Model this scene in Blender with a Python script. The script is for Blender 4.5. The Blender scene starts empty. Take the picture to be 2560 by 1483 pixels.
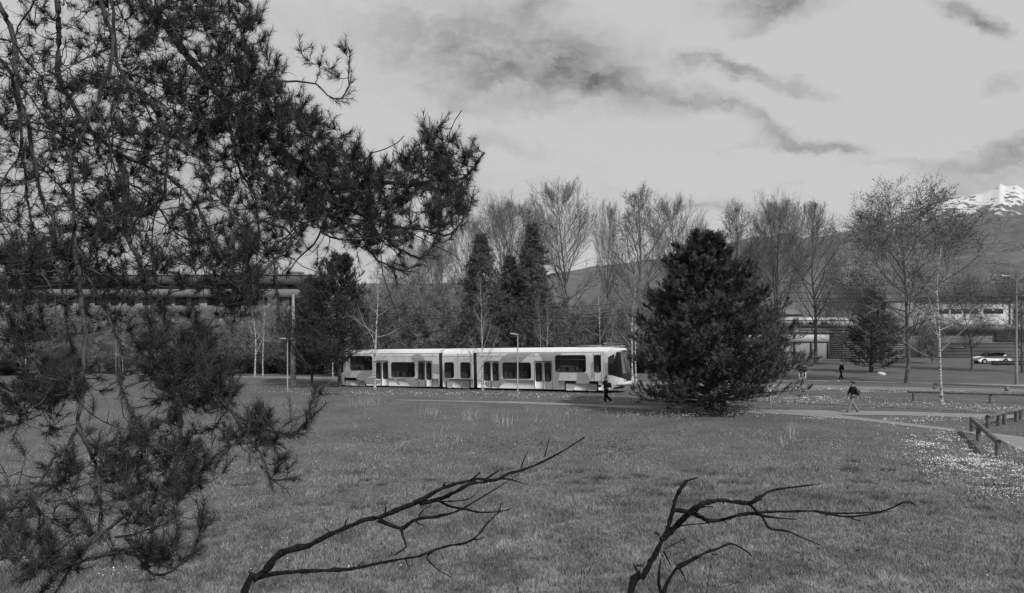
import bpy, bmesh, math, random
import numpy as np
from mathutils import Vector, Matrix

SC = bpy.context.scene
COL = SC.collection
random.seed(7)
R = math.radians

# ------------------------------------------------------------------ camera
F, CX, HY, CH = 1850.0, 1280.0, 816.0, 4.9      # focal length, centre and horizon of the 2560 px photo; eye height
cam = bpy.data.objects.new('camera', bpy.data.cameras.new('camera'))
COL.objects.link(cam); SC.camera = cam
cam.location = (0, 0, CH); cam.rotation_euler = (R(90), 0, 0)
cam.data.sensor_width = 36; cam.data.lens = 36 * F / 2560
cam.data.shift_y = (HY - 741.5) / 2560
cam.data.clip_start = 0.1; cam.data.clip_end = 20000

# ------------------------------------------------------------------ sun and sky
SUN_AZ, SUN_EL = 38.0, 45.0                     # degrees right of straight behind the camera
sd = Vector((math.sin(R(SUN_AZ)) * math.cos(R(SUN_EL)), -math.cos(R(SUN_AZ)) * math.cos(R(SUN_EL)), math.sin(R(SUN_EL))))
sun = bpy.data.objects.new('sun', bpy.data.lights.new('sun', 'SUN'))
COL.objects.link(sun); sun.location = sd * 50
sun.rotation_euler = sd.to_track_quat('Z', 'Y').to_euler()
sun.data.energy = 3.1; sun.data.angle = R(1.5); sun.data.color = (1, 1, 1)
SC.view_settings.view_transform = 'Standard'; SC.view_settings.look = 'None'
SC.view_settings.exposure = 0; SC.view_settings.gamma = 1

def build_world():
    w = bpy.data.worlds.new('World'); SC.world = w; w.use_nodes = True
    nt = w.node_tree; nt.nodes.clear()
    N = lambda t, **k: _n(nt, t, **k)
    def _n(nt, t, **k):
        n = nt.nodes.new(t)
        for a, v in k.items(): setattr(n, a, v)
        return n
    L = nt.links.new
    def M(op, a, b=None, clamp=False):
        n = N('ShaderNodeMath', operation=op, use_clamp=clamp)
        for i, v in enumerate((a, b)):
            if v is None: continue
            if isinstance(v, (int, float)): n.inputs[i].default_value = v
            else: L(v, n.inputs[i])
        return n.outputs[0]
    tc = N('ShaderNodeTexCoord'); sp = N('ShaderNodeSeparateXYZ'); L(tc.outputs['Generated'], sp.inputs[0])
    y = M('MAXIMUM', sp.outputs[1], 0.12)
    u = M('DIVIDE', sp.outputs[0], y); v = M('DIVIDE', sp.outputs[2], y)
    cb = N('ShaderNodeCombineXYZ'); L(u, cb.inputs[0]); L(v, cb.inputs[1])
    # wind-drawn warp
    def noise(vec, scale, detail, rough, sx=1, sy=1, rot=0):
        mp = N('ShaderNodeMapping'); mp.inputs['Scale'].default_value = (sx, sy, 1); mp.inputs['Rotation'].default_value = (0, 0, rot)
        L(vec, mp.inputs[0])
        n = N('ShaderNodeTexNoise'); n.inputs['Scale'].default_value = scale; n.inputs['Detail'].default_value = detail
        n.inputs['Roughness'].default_value = rough; L(mp.outputs[0], n.inputs['Vector']); return n
    wn = noise(cb.outputs[0], 9.0, 8, 0.68, 1, 1.5, 0.3)
    vm = N('ShaderNodeVectorMath', operation='SUBTRACT'); L(wn.outputs['Color'], vm.inputs[0]); vm.inputs[1].default_value = (.5, .5, .5)
    vs = N('ShaderNodeVectorMath', operation='SCALE'); L(vm.outputs[0], vs.inputs[0]); vs.inputs['Scale'].default_value = 0.085
    va = N('ShaderNodeVectorMath', operation='ADD'); L(cb.outputs[0], va.inputs[0]); L(vs.outputs[0], va.inputs[1])
    # clouds: px, py, rx, ry (photo pixels), rotation deg, depth
    blobs = [(1215, 130, 350, 130, -8, .33), (1400, 190, 240, 75, -12, .32), (1560, 215, 120, 30, -5, .16), (1745, 160, 110, 18, -12, .30),
             (1880, 190, 120, 18, -12, .20), (2030, 215, 80, 28, -20, .22), (1745, 245, 90, 24, -8, .26), (1900, 295, 110, 24, -28, .30),
             (2010, 345, 110, 24, -8, .26), (2110, 372, 90, 14, -6, .26), (1950, 0, 150, 55, 12, .50), (1880, 80, 60, 20, 30, .15),
             (2400, 25, 90, 28, -28, .34), (2475, 75, 60, 22, -45, .32), (2520, 215, 90, 45, 15, .22), (2480, 385, 170, 34, 12, .22),
             (2220, 408, 120, 12, -2, .10), (2550, 400, 110, 60, 0, .18), (1240, 355, 200, 22, -6, .14), (1130, 250, 120, 20, -20, .12),
             (1740, 500, 150, 14, -10, .18), (2100, 550, 130, 26, -2, .20), (1250, 440, 330, 50, 0, .08), (1190, 560, 700, 80, 0, .16),
             (330, 560, 520, 260, 0, .24), (350, 120, 500, 260, 0, .14), (850, 170, 130, 160, 0, -.03), (2430, 480, 160, 40, 8, .12),
             (1340, 20, 70, 60, -50, .20), (2500, 440, 220, 70, 0, .10), (1960, 445, 60, 10, 4, .08), (1900, 360, 120, 12, 5, .10), (700, 620, 500, 120, 0, .08)]
    tot = None
    for (px, py, rx, ry, rot, amp) in blobs:
        mp = N('ShaderNodeMapping', vector_type='TEXTURE')
        mp.inputs['Location'].default_value = ((px - CX) / F, (HY - py) / F, 0)
        mp.inputs['Rotation'].default_value = (0, 0, R(rot)); mp.inputs['Scale'].default_value = (rx / F, ry / F, 1)
        L(va.outputs[0], mp.inputs[0])
        ln = N('ShaderNodeVectorMath', operation='DOT_PRODUCT'); L(mp.outputs[0], ln.inputs[0]); L(mp.outputs[0], ln.inputs[1])
        e = M('MULTIPLY', M('EXPONENT', M('MULTIPLY', ln.outputs['Value'], -1.0)), amp)
        tot = e if tot is None else M('ADD', tot, e)
    n2 = noise(va.outputs[0], 8.0, 9, 0.66, 1, 1.9, 0.35)
    mod = M('ADD', M('MULTIPLY', n2.outputs[0], 4.2), -0.95)
    fine = noise(cb.outputs[0], 90.0, 3, 0.7)
    tot = M('MULTIPLY', tot, mod)
    n3 = noise(cb.outputs[0], 2.2, 5, 0.55, 1, 2.0, 0.2)
    tot = M('ADD', tot, M('MULTIPLY', M('SUBTRACT', n3.outputs[0], .50), .45))
    bright = M('MULTIPLY', M('SUBTRACT', 1.06, tot), 6.15)
    grain = M('MULTIPLY', M('MULTIPLY', M('SUBTRACT', fine.outputs[0], .5), .10), M('MINIMUM', M('MAXIMUM', M('MULTIPLY', tot, 6.0), 0.0), 1.0))
    bright = M('MULTIPLY', M('SUBTRACT', 1.06, M('ADD', tot, grain)), 6.15)
    bright = M('MINIMUM', bright, 6.12)
    # soft fine structure inside cloud
    sky = N('ShaderNodeTexSky', sky_type='NISHITA'); sky.sun_disc = False
    sky.sun_elevation = R(SUN_EL); sky.sun_rotation = R(180 - SUN_AZ); sky.air_density = 1; sky.dust_density = 1.5
    bw = N('ShaderNodeRGBToBW'); L(sky.outputs[0], bw.inputs[0])
    # cloud cover over the blue sky: broken only a little overhead
    cl = M('ADD', M('MULTIPLY', bright, .90), M('MULTIPLY', M('MINIMUM', bw.outputs[0], 6.0), .10))
    # below the horizon plain ground-grey light
    below = M('LESS_THAN', sp.outputs[2], -0.01)
    mixv = M('ADD', M('MULTIPLY', cl, M('SUBTRACT', 1.0, below)), M('MULTIPLY', below, 1.2))
    bg = N('ShaderNodeBackground'); L(mixv, bg.inputs['Color']); bg.inputs['Strength'].default_value = 0.1
    out = N('ShaderNodeOutputWorld'); L(bg.outputs[0], out.inputs[0])
build_world()

# ------------------------------------------------------------------ helpers
def tag(o, label=None, cat=None, group=None, kind=None):
    if label: o['label'] = label
    if cat: o['category'] = cat
    if group: o['group'] = group
    if kind: o['kind'] = kind
    return o
def empty(name, loc, rz=0, label=None, cat=None, group=None):
    o = bpy.data.objects.new(name, None); COL.objects.link(o)
    o.location = loc; o.rotation_euler = (0, 0, rz); o.empty_display_size = .3
    return tag(o, label, cat, group)
def copy_tree(o, parent=None):
    c = o.copy(); COL.objects.link(c)
    if parent: c.parent = parent
    for ch in list(o.children): copy_tree(ch, c)
    return c
def gz(x, y):
    """ground height: level on the right, falling gently to the left, a bank under the camera"""
    x = np.asarray(x, float); y = np.asarray(y, float)
    t = (7 - x); s = np.where(t > 8, t, np.logaddexp(0, np.clip(t, -30, 8) / 1.0))
    base = -0.0246 * s
    b = 3.2 - .32 * y; bank = np.log1p(np.exp(np.clip(b / .25, -40, 40))) * .25
    bank = np.where(b > 5, b, bank)
    bank = np.minimum(bank, 3.4)
    return base + bank
def gzf(x, y): return float(gz(x, y))
def at(px, py, Z): return Vector(((px - CX) / F * Z, Z, CH - (py - HY) / F * Z))
def gp(px, py):
    """ground point seen at a pixel"""
    Z = CH * F / (py - HY)
    for _ in range(12):
        g = gzf((px - CX) / F * Z, Z); Z = (CH - g) * F / (py - HY)
    return Vector(((px - CX) / F * Z, Z, CH - (py - HY) / F * Z))

def mesh_np(name, V, Fs, mat=None, parent=None, smooth=False, link=True):
    me = bpy.data.meshes.new(name)
    V = np.asarray(V, np.float32).reshape(-1, 3)
    if not isinstance(Fs, list): Fs = [Fs]
    Fs = [np.asarray(f, np.int32) for f in Fs if len(f)]
    me.vertices.add(len(V)); me.vertices.foreach_set('co', V.ravel())
    nl = sum(f.size for f in Fs); npol = sum(len(f) for f in Fs)
    me.loops.add(nl); me.loops.foreach_set('vertex_index', np.concatenate([f.ravel() for f in Fs]))
    st = []; s = 0
    for f in Fs:
        st.append(s + np.arange(len(f)) * f.shape[1]); s += f.size
    me.polygons.add(npol); me.polygons.foreach_set('loop_start', np.concatenate(st).astype(np.int32))
    if smooth: me.polygons.foreach_set('use_smooth', np.ones(npol, bool))
    me.update(calc_edges=True)
    o = bpy.data.objects.new(name, me)
    if mat: me.materials.append(mat)
    if link: COL.objects.link(o)
    if parent: o.parent = parent
    return o

class MB:
    """collects shapes, then links them as one mesh object"""
    def __init__(s): s.V = []; s.T = []; s.Q = []; s.P = []; s.n = 0
    def add(s, V, tris=None, quads=None):
        V = np.asarray(V, float).reshape(-1, 3)
        if tris is not None and len(tris): s.T.append(np.asarray(tris) + s.n)
        if quads is not None and len(quads): s.Q.append(np.asarray(quads) + s.n)
        s.V.append(V); s.n += len(V); return s
    def box(s, c, d, rz=0, M=None):
        x, y, z = [v / 2 for v in d]
        V = np.array([[a * x, b * y, e * z] for a in (-1, 1) for b in (-1, 1) for e in (-1, 1)])
        if rz:
            ca, sa = math.cos(rz), math.sin(rz); V = np.stack([V[:, 0] * ca - V[:, 1] * sa, V[:, 0] * sa + V[:, 1] * ca, V[:, 2]], 1)
        V = V + np.array(c)
        return s.add(V, quads=[[0, 1, 3, 2], [4, 6, 7, 5], [0, 4, 5, 1], [2, 3, 7, 6], [0, 2, 6, 4], [1, 5, 7, 3]])
    def tube(s, pts, rad, n=8, cap=True):
        P = np.array([tuple(p) for p in pts], float)
        Rr = np.full(len(P), rad, float) if np.isscalar(rad) else np.array(rad, float)
        V, Q = tubes(P[None], Rr[None], n)
        s.add(V, quads=Q)
        if cap:
            for k in (0, len(P) - 1):
                ring = V[k * n:(k + 1) * n]; c = ring.mean(0)
                idx = np.arange(n); nx = (idx + 1) % n
                t = np.stack([idx, nx, np.full(n, n)], 1) if k else np.stack([nx, idx, np.full(n, n)], 1)
                s.add(np.vstack([ring, c]), tris=t)
        return s
    def prism(s, poly, y0, y1, axis='y'):
        """extrude a polygon (a,b) in x-z between y0 and y1"""
        n = len(poly)
        V = [(a, y0, b) for a, b in poly] + [(a, y1, b) for a, b in poly]
        V = np.array(V, float)
        if axis == 'z': V = V[:, [0, 2, 1]]
        from mathutils.geometry import tessellate_polygon
        tr = tessellate_polygon([[Vector((a, b, 0)) for a, b in poly]])
        T = [list(t) for t in tr] + [[t[2] + n, t[1] + n, t[0] + n] for t in tr]
        Q = [[i, (i + 1) % n, (i + 1) % n + n, i + n] for i in range(n)]
        return s.add(V, tris=T, quads=Q)
    def build(s, name, mat, parent=None, smooth=False):
        fs = []
        if s.T: fs.append(np.vstack(s.T))
        if s.Q: fs.append(np.vstack(s.Q))
        o = mesh_np(name, np.vstack(s.V), fs, mat, parent, smooth)
        return o

def unit(v): return v / np.maximum(np.linalg.norm(v, axis=-1, keepdims=True), 1e-9)
def tubes(P, Rr, n=3):
    """P (N,K,3) R (N,K) -> verts, quads"""
    N, K, _ = P.shape
    T = np.gradient(P, axis=1) if K > 2 else np.repeat(P[:, 1:2] - P[:, :1], 2, 1)
    T = unit(T)
    m = unit(T.mean(1)); a = np.where(np.abs(m[:, 2:3]) < .8, np.array([[0, 0, 1.]]), np.array([[1., 0, 0]]))
    A = unit(np.cross(T, a[:, None, :])); B = np.cross(T, A)
    ang = np.arange(n) * 2 * math.pi / n
    V = P[:, :, None, :] + Rr[:, :, None, None] * (np.cos(ang)[None, None, :, None] * A[:, :, None, :] + np.sin(ang)[None, None, :, None] * B[:, :, None, :])
    base = (np.arange(N)[:, None, None] * K + np.arange(K - 1)[None, :, None]) * n
    j = np.arange(n)[None, None, :]; j2 = (j + 1) % n
    Q = np.stack([base + j, base + j2, base + n + j2, base + n + j], -1).reshape(-1, 4)
    return V.reshape(-1, 3), Q
def ribbons(P, Rr, rng):
    N, K, _ = P.shape
    T = np.gradient(P, axis=1) if K > 2 else np.repeat(P[:, 1:2] - P[:, :1], 2, 1)
    T = unit(T); a = unit(rng.normal(size=(N, 1, 3))); A = unit(np.cross(T, a))
    V = np.stack([P - A * Rr[..., None], P + A * Rr[..., None]], 2).reshape(-1, 3)
    b = (np.arange(N)[:, None] * K + np.arange(K - 1)[None]) * 2
    Q = np.stack([b, b + 1, b + 3, b + 2], -1).reshape(-1, 4)
    return V, Q
def needles(base, dirs, length, width, rng, bend=0.0):
    N = len(base); side = unit(np.cross(dirs, rng.normal(size=(N, 3)))) * (np.asarray(width).reshape(-1, 1) / 2)
    tip = base + dirs * np.asarray(length).reshape(-1, 1)
    V = np.stack([base - side, base + side, tip], 1).reshape(-1, 3)
    return V, np.arange(3 * N).reshape(-1, 3)
def shoots(base, axis, slen, nn, nlen, nwid, rng, spread=.9):
    """bottle-brush shoots: N bases with axes, nn needles on each"""
    N = len(base); t = rng.uniform(0, 1, (N, nn, 1))
    slen = np.broadcast_to(np.asarray(slen, float), (N,))[:, None, None]
    b = base[:, None, :] + axis[:, None, :] * slen * t
    r = unit(rng.normal(size=(N, nn, 3))); r = unit(r - (r * axis[:, None]).sum(-1, keepdims=True) * axis[:, None])
    d = unit(axis[:, None] * rng.uniform(.35, 1.3, (N, nn, 1)) + r * spread)
    L = nlen * rng.uniform(.75, 1.15, (N, nn)); 
    return needles(b.reshape(-1, 3), d.reshape(-1, 3), L.ravel(), np.full(N * nn, nwid), rng)
def merge(parts):
    V = []; Q = {3: [], 4: []}; n = 0
    for v, f in parts:
        if len(v) == 0: continue
        V.append(v); Q[f.shape[1]].append(f + n); n += len(v)
    return np.vstack(V), [np.vstack(q) for q in Q.values() if q]
def catmull(pts, step):
    P = np.array(pts, float); out = []
    Q = np.vstack([2 * P[0] - P[1], P, 2 * P[-1] - P[-2]])
    for i in range(1, len(Q) - 2):
        n = max(2, int(np.linalg.norm(Q[i + 1][:3] - Q[i][:3]) / step))
        for k in range(n):
            t = k / n; a, b, c, d = Q[i - 1], Q[i], Q[i + 1], Q[i + 2]
            out.append(.5 * (2 * b + (c - a) * t + (2 * a - 5 * b + 4 * c - d) * t * t + (3 * b - a - 3 * c + d) * t ** 3))
    out.append(P[-1]); return np.array(out)
def in_poly(x, y, poly):
    x = np.asarray(x); y = np.asarray(y); r = np.zeros(x.shape, bool); n = len(poly)
    for i in range(n):
        (x0, y0), (x1, y1) = poly[i], poly[(i + 1) % n]
        c = ((y0 > y) != (y1 > y)) & (x < (x1 - x0) * (y - y0) / ((y1 - y0) or 1e-9) + x0)
        r ^= c
    return r

# ------------------------------------------------------------------ materials (all neutral grey: the photograph is black and white)
def mat(name, lo, hi=None, scale=4, rough=.85, spec=.25, detail=4, bump=0, bscale=None, metal=0, stretch=(1, 1, 1), c0=.35, c1=.65, coord='Object', transl=0):
    m = bpy.data.materials.new(name); m.use_nodes = True; nt = m.node_tree; b = nt.nodes['Principled BSDF']
    b.inputs['Roughness'].default_value = rough; b.inputs['Specular IOR Level'].default_value = spec; b.inputs['Metallic'].default_value = metal
    b.inputs['Base Color'].default_value = (lo, lo, lo, 1)
    if hi is not None or bump:
        tc = nt.nodes.new('ShaderNodeTexCoord'); mp = nt.nodes.new('ShaderNodeMapping'); mp.inputs['Scale'].default_value = stretch
        nt.links.new(tc.outputs[coord], mp.inputs[0])
    if hi is not None:
        n = nt.nodes.new('ShaderNodeTexNoise'); n.inputs['Scale'].default_value = scale; n.inputs['Detail'].default_value = detail; n.inputs['Roughness'].default_value = .62
        nt.links.new(mp.outputs[0], n.inputs['Vector'])
        r = nt.nodes.new('ShaderNodeValToRGB'); r.color_ramp.elements[0].position = c0; r.color_ramp.elements[1].position = c1
        r.color_ramp.elements[0].color = (lo, lo, lo, 1); r.color_ramp.elements[1].color = (hi, hi, hi, 1)
        nt.links.new(n.outputs[0], r.inputs[0]); nt.links.new(r.outputs[0], b.inputs['Base Color'])
    if bump:
        n2 = nt.nodes.new('ShaderNodeTexNoise'); n2.inputs['Scale'].default_value = bscale or scale * 3; n2.inputs['Detail'].default_value = 5
        nt.links.new(mp.outputs[0], n2.inputs['Vector'])
        bp = nt.nodes.new('ShaderNodeBump'); bp.inputs['Strength'].default_value = bump; bp.inputs['Distance'].default_value = .02
        nt.links.new(n2.outputs[0], bp.inputs['Height']); nt.links.new(bp.outputs[0], b.inputs['Normal'])
    return m
def per_island(m, lo, hi):
    """vary the colour per blade / leaf"""
    nt = m.node_tree; b = nt.nodes['Principled BSDF']
    src = b.inputs['Base Color'].links[0].from_socket if b.inputs['Base Color'].links else None
    g = nt.nodes.new('ShaderNodeNewGeometry'); mr = nt.nodes.new('ShaderNodeMapRange')
    mr.inputs['To Min'].default_value = lo; mr.inputs['To Max'].default_value = hi
    nt.links.new(g.outputs['Random Per Island'], mr.inputs['Value'])
    mx = nt.nodes.new('ShaderNodeVectorMath'); mx.operation = 'SCALE'
    if src: nt.links.new(src, mx.inputs[0])
    else: mx.inputs[0].default_value = b.inputs['Base Color'].default_value[:3]
    nt.links.new(mr.outputs[0], mx.inputs['Scale']); nt.links.new(mx.outputs[0], b.inputs['Base Color']); return m
def two_noise(m, scale, lo, hi, c0=.3, c1=.7, stretch=(1, 1, 1)):
    """multiply the base colour by a second, larger pattern"""
    nt = m.node_tree; b = nt.nodes['Principled BSDF']; src = b.inputs['Base Color'].links[0].from_socket
    tc = nt.nodes.new('ShaderNodeTexCoord'); mp = nt.nodes.new('ShaderNodeMapping'); mp.inputs['Scale'].default_value = stretch
    nt.links.new(tc.outputs['Object'], mp.inputs[0])
    n = nt.nodes.new('ShaderNodeTexNoise'); n.inputs['Scale'].default_value = scale; n.inputs['Detail'].default_value = 3
    nt.links.new(mp.outputs[0], n.inputs['Vector'])
    mr = nt.nodes.new('ShaderNodeMapRange'); mr.inputs['From Min'].default_value = c0; mr.inputs['From Max'].default_value = c1
    mr.inputs['To Min'].default_value = lo; mr.inputs['To Max'].default_value = hi
    nt.links.new(n.outputs[0], mr.inputs['Value'])
    mx = nt.nodes.new('ShaderNodeVectorMath'); mx.operation = 'SCALE'; nt.links.new(src, mx.inputs[0]); nt.links.new(mr.outputs[0], mx.inputs['Scale'])
    nt.links.new(mx.outputs[0], b.inputs['Base Color']); return m

MAT = {}
MAT['soil'] = two_noise(mat('meadow_soil', .07, .16, 9, .95, .05, 8, .6, 30), .35, .85, 1.15)
MAT['grass'] = per_island(two_noise(mat('grass_blades', .155, .28, .9, .8, .1, 5), 5.0, .55, 1.25), .5, 1.5)
MAT['grass'] = two_noise(MAT['grass'], .55, .78, 1.28, .35, .65)
MAT['drygrass'] = per_island(mat('dry_grass', .34), .7, 1.2)
MAT['tuft'] = per_island(mat('dark_tuft_grass', .055, .13, 2.0, .8, .1, 4), .5, 1.5)
MAT['weed'] = per_island(mat('weed_leaves', .07, .17, 2.0, .7, .2, 4), .4, 1.6)
MAT['petal'] = per_island(mat('petal', .72, rough=.7, spec=.1), .45, 1.2)
MAT['asphalt'] = mat('path_asphalt', .20, .26, 2.5, .9, .15, 8, .3, 60)
MAT['road'] = mat('road_asphalt', .17, .22, 1.2, .9, .15, 8)
MAT['needle'] = per_island(mat('pine_needles', .022, .048, 3, .6, .2), .6, 1.5)
MAT['needle_far'] = per_island(mat('conifer_needles', .03, .17, 2.2, .7, .2, 4, c0=.42, c1=.62), .6, 1.4)
MAT['needle_cedar'] = per_island(mat('conifer_foliage', .035, .085, 1.4, .7, .2, 4), .5, 1.5)
MAT['needle_spruce'] = per_island(mat('spruce_foliage', .085, .17, 1.4, .7, .2, 4), .6, 1.4)
MAT['bark'] = mat('pine_bark', .03, .085, 14, .9, .15, 6, .8, 40, stretch=(1, 1, .35))
MAT['dead'] = mat('dead_wood', .005, .02, 26, .9, .15, 6, 1.0, 70)
MAT['treebark'] = mat('tree_bark', .09, .17, 3, .9, .15, 4)
MAT['twig'] = mat('bare_twigs', .15, .23, .8, .9, .1, 3)
MAT['twigpale'] = mat('pale_bare_twigs', .24, .36, .8, .9, .1, 3)
MAT['bud'] = mat('buds', .07, .11, 2, .9, .1, 3)
MAT['birch'] = mat('birch_bark', .07, .52, 3.0, .8, .2, 6, stretch=(1, 1, 5), c0=.42, c1=.52)
MAT['birchlimb'] = mat('birch_limb', .26, .4, 3, .8, .2, 4)
MAT['birchtwig'] = mat('birch_twigs', .15, .22, 2, .9, .1, 3)
MAT['bushleaf'] = per_island(mat('shrub_leaves', .04, .09, 1.0, .8, .15, 4), .6, 1.5)
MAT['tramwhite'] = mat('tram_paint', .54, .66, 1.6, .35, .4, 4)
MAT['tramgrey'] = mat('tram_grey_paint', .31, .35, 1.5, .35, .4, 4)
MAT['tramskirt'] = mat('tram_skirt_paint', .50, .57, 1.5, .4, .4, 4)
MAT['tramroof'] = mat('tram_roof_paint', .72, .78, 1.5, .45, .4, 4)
MAT['black'] = mat('black_paint', .012, rough=.35, spec=.4)
MAT['rubber'] = mat('rubber', .03, .05, 8, .8, .2, 3)
MAT['under'] = mat('underframe', .012, .025, 5, .9, .1, 3)
MAT['glass'] = mat('window_glass', .012, rough=.06, spec=.5)
MAT['glassl'] = mat('windscreen_glass', .07, .12, 1.5, .08, .6, 3)
MAT['line'] = mat('panel_gap', .06, rough=.7)
MAT['headlight'] = mat('headlight_glass', .8, rough=.15, spec=.6)
MAT['pole'] = mat('galvanised_pole', .28, .34, 3, .6, .3, 4)
MAT['mast'] = mat('mast_paint', .17, .22, 2, .7, .25, 5)
MAT['lamphead'] = mat('lamp_head', .5, .55, 3, .5, .3, 3)
MAT['wood'] = mat('weathered_wood', .08, .19, 5, .9, .15, 6, .7, 30, stretch=(1, 1, 1))
MAT['woodend'] = mat('wood_end_grain', .04, .08, 9, .9, .1, 5)
MAT['woodpale'] = mat('pale_wood', .24, .33, 4, .9, .1, 5)
MAT['skin'] = mat('skin', .38, rough=.6)
MAT['cloth_dark'] = mat('dark_cloth', .024, .04, 12, .95, .05, 4)
MAT['cloth_black'] = mat('black_cloth', .01, .016, 12, .95, .05, 4)
MAT['cloth_pack'] = mat('pack_cloth', .05, .075, 12, .9, .1, 4)
MAT['cloth_light'] = mat('light_trousers', .22, .27, 9, .95, .05, 4)
MAT['cloth_white'] = mat('white_cloth', .6, .66, 9, .95, .05, 4)
MAT['hair'] = mat('hair', .015, .03, 40, .8, .2, 3)
MAT['shoe_white'] = mat('white_shoe', .6, rough=.6)
MAT['bwhite'] = mat('white_render', .50, .60, .6, .9, .1, 6)
MAT['bband'] = mat('balcony_render', .15, .20, .5, .9, .1, 6)
MAT['bgrey'] = mat('grey_render', .20, .25, .5, .9, .1, 6)
MAT['bmid'] = mat('mid_grey_render', .17, .22, .5, .9, .1, 6)
MAT['bdark'] = mat('dark_fascia', .085, .11, .5, .9, .1, 6)
MAT['bdim'] = mat('pale_band_render', .13, .18, .5, .9, .1, 6)
MAT['bglass'] = mat('building_glass', .03, .06, .3, .2, .5, 3)
MAT['slat'] = mat('metal_slats', .20, .26, .6, .6, .3, 4)
MAT['carwhite'] = mat('car_paint', .62, .66, 2, .25, .5, 3)
MAT['wire'] = mat('wire', .04, rough=.6)
MAT['rail'] = mat('rail_steel', .09, .14, 3, .6, .4, 4)
MAT['stone'] = mat('pale_stone', .5, .6, 4, .9, .1, 4)
MAT['hill'] = two_noise(mat('wooded_hill', .095, .155, .03, .95, .02, 9), .004, .9, 1.1)
def snow_mat():
    m = mat('mountain', .10, rough=.95, spec=.02); nt = m.node_tree; b = nt.nodes['Principled BSDF']
    tc = nt.nodes.new('ShaderNodeTexCoord'); sp = nt.nodes.new('ShaderNodeSeparateXYZ'); nt.links.new(tc.outputs['Object'], sp.inputs[0])
    n = nt.nodes.new('ShaderNodeTexNoise'); n.inputs['Scale'].default_value = .02; n.inputs['Detail'].default_value = 8; n.inputs['Roughness'].default_value = .62
    nt.links.new(tc.outputs['Object'], n.inputs['Vector'])
    a = nt.nodes.new('ShaderNodeMath'); a.operation = 'MULTIPLY_ADD'; nt.links.new(n.outputs[0], a.inputs[0]); a.inputs[1].default_value = 3.4; a.inputs[2].default_value = -1.75
    h = nt.nodes.new('ShaderNodeMapRange'); nt.links.new(sp.outputs[2], h.inputs['Value']); h.inputs['From Min'].default_value = 480; h.inputs['From Max'].default_value = 700
    h.inputs['To Min'].default_value = -.25; h.inputs['To Max'].default_value = .52; h.clamp = False
    s = nt.nodes.new('ShaderNodeMath'); s.operation = 'ADD'; nt.links.new(a.outputs[0], s.inputs[0]); nt.links.new(h.outputs[0], s.inputs[1])
    r = nt.nodes.new('ShaderNodeValToRGB'); r.color_ramp.elements[0].position = .26; r.color_ramp.elements[1].position = .44
    r.color_ramp.elements[0].color = (.14, .14, .14, 1); r.color_ramp.elements[1].color = (.58, .58, .58, 1)
    nt.links.new(s.outputs[0], r.inputs[0]); nt.links.new(r.outputs[0], b.inputs['Base Color']); return m
MAT['snow'] = snow_mat()

# ------------------------------------------------------------------ ground, paths, hills
def axis(vals):
    out = []
    for a, b, s in vals: out += list(np.arange(a, b, s))
    out.append(vals[-1][1]); return np.array(out)
xs = axis([(-7000, -400, 600), (-400, -100, 20), (-100, -30, 4), (-30, 40, .8), (40, 100, 4), (100, 400, 20), (400, 7000, 600)])
ys = axis([(-600, -60, 60), (-60, -8, 4), (-8, 16, .5), (16, 100, 2), (100, 400, 20), (400, 9000, 500)])
X, Y = np.meshgrid(xs, ys); V = np.stack([X, Y, gz(X, Y)], -1).reshape(-1, 3)
V[:, 2] = np.maximum(V[:, 2], -9)
nx = len(xs); i = np.arange(len(ys) - 1)[:, None] * nx + np.arange(nx - 1)[None]
ground = mesh_np('ground', V, np.stack([i, i + 1, i + nx + 1, i + nx], -1).reshape(-1, 4), MAT['soil'], smooth=True)
tag(ground, kind='structure')

def strip(name, top, bot, m, n=90, dz=.012, edge=.0):
    """a strip of paving between two edge lines given by their positions in the photograph"""
    def samp(line, k):
        L = np.array(line, float); t = np.linspace(0, 1, k); s = np.linspace(0, 1, len(L))
        xx = np.interp(t, (L[:, 0] - L[0, 0]) / (L[-1, 0] - L[0, 0]), L[:, 0]); yy = np.interp(xx, L[:, 0], L[:, 1])
        return [gp(a, b) for a, b in zip(xx, yy)]
    A = samp(top, n); B = samp(bot, n); V = []; K = 6
    for a, b in zip(A, B):
        for k in range(K):
            p = a.lerp(b, k / (K - 1)); V.append((p.x, p.y, gzf(p.x, p.y) + dz))
    i = np.arange(n - 1)[:, None] * K + np.arange(K - 1)[None]
    return tag(mesh_np(name, V, np.stack([i, i + 1, i + K + 1, i + K], -1).reshape(-1, 4), m, smooth=True), kind='structure')
P1T = [(990, 999.5), (1080, 1001), (1313, 1005), (1499, 1012), (1639, 1016), (1960, 1024.5), (2246, 1029), (2460, 1036), (2900, 1052)]
P1B = [(990, 1001), (1080, 1003), (1313, 1009.6), (1499, 1017), (1639, 1025), (1960, 1036), (2246, 1039), (2424, 1043.6), (2900, 1062)]
P2T = [(1900, 1031), (2079, 1036), (2174, 1047), (2270, 1059), (2412, 1076), (2531, 1090), (2900, 1140)]
P2B = [(1900, 1033.5), (1960, 1037), (2079, 1045), (2198, 1057), (2317, 1072), (2412, 1082), (2484, 1092), (2560, 1132), (2900, 1250)]
RDT = [(-900, 919), (0, 928), (589, 940), (836, 943), (1934, 961), (2258, 968), (2560, 973), (3300, 988)]
RDB = [(-900, 922), (0, 932), (589, 944), (836, 947.5), (1934, 969), (2258, 976), (2560, 981.5), (3300, 1000)]
FPT = [(1620, 945), (1953, 950), (2103, 951.5), (2339, 958), (2560, 961), (3300, 972)]
FPB = [(1620, 947), (1953, 953.5), (2103, 955), (2339, 960), (2560, 963.5), (3300, 976)]
strip('path', P1T, P1B, MAT['asphalt'], 120, .012)
strip('path_fork', P2T, P2B, MAT['asphalt'], 90, .018)
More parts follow.
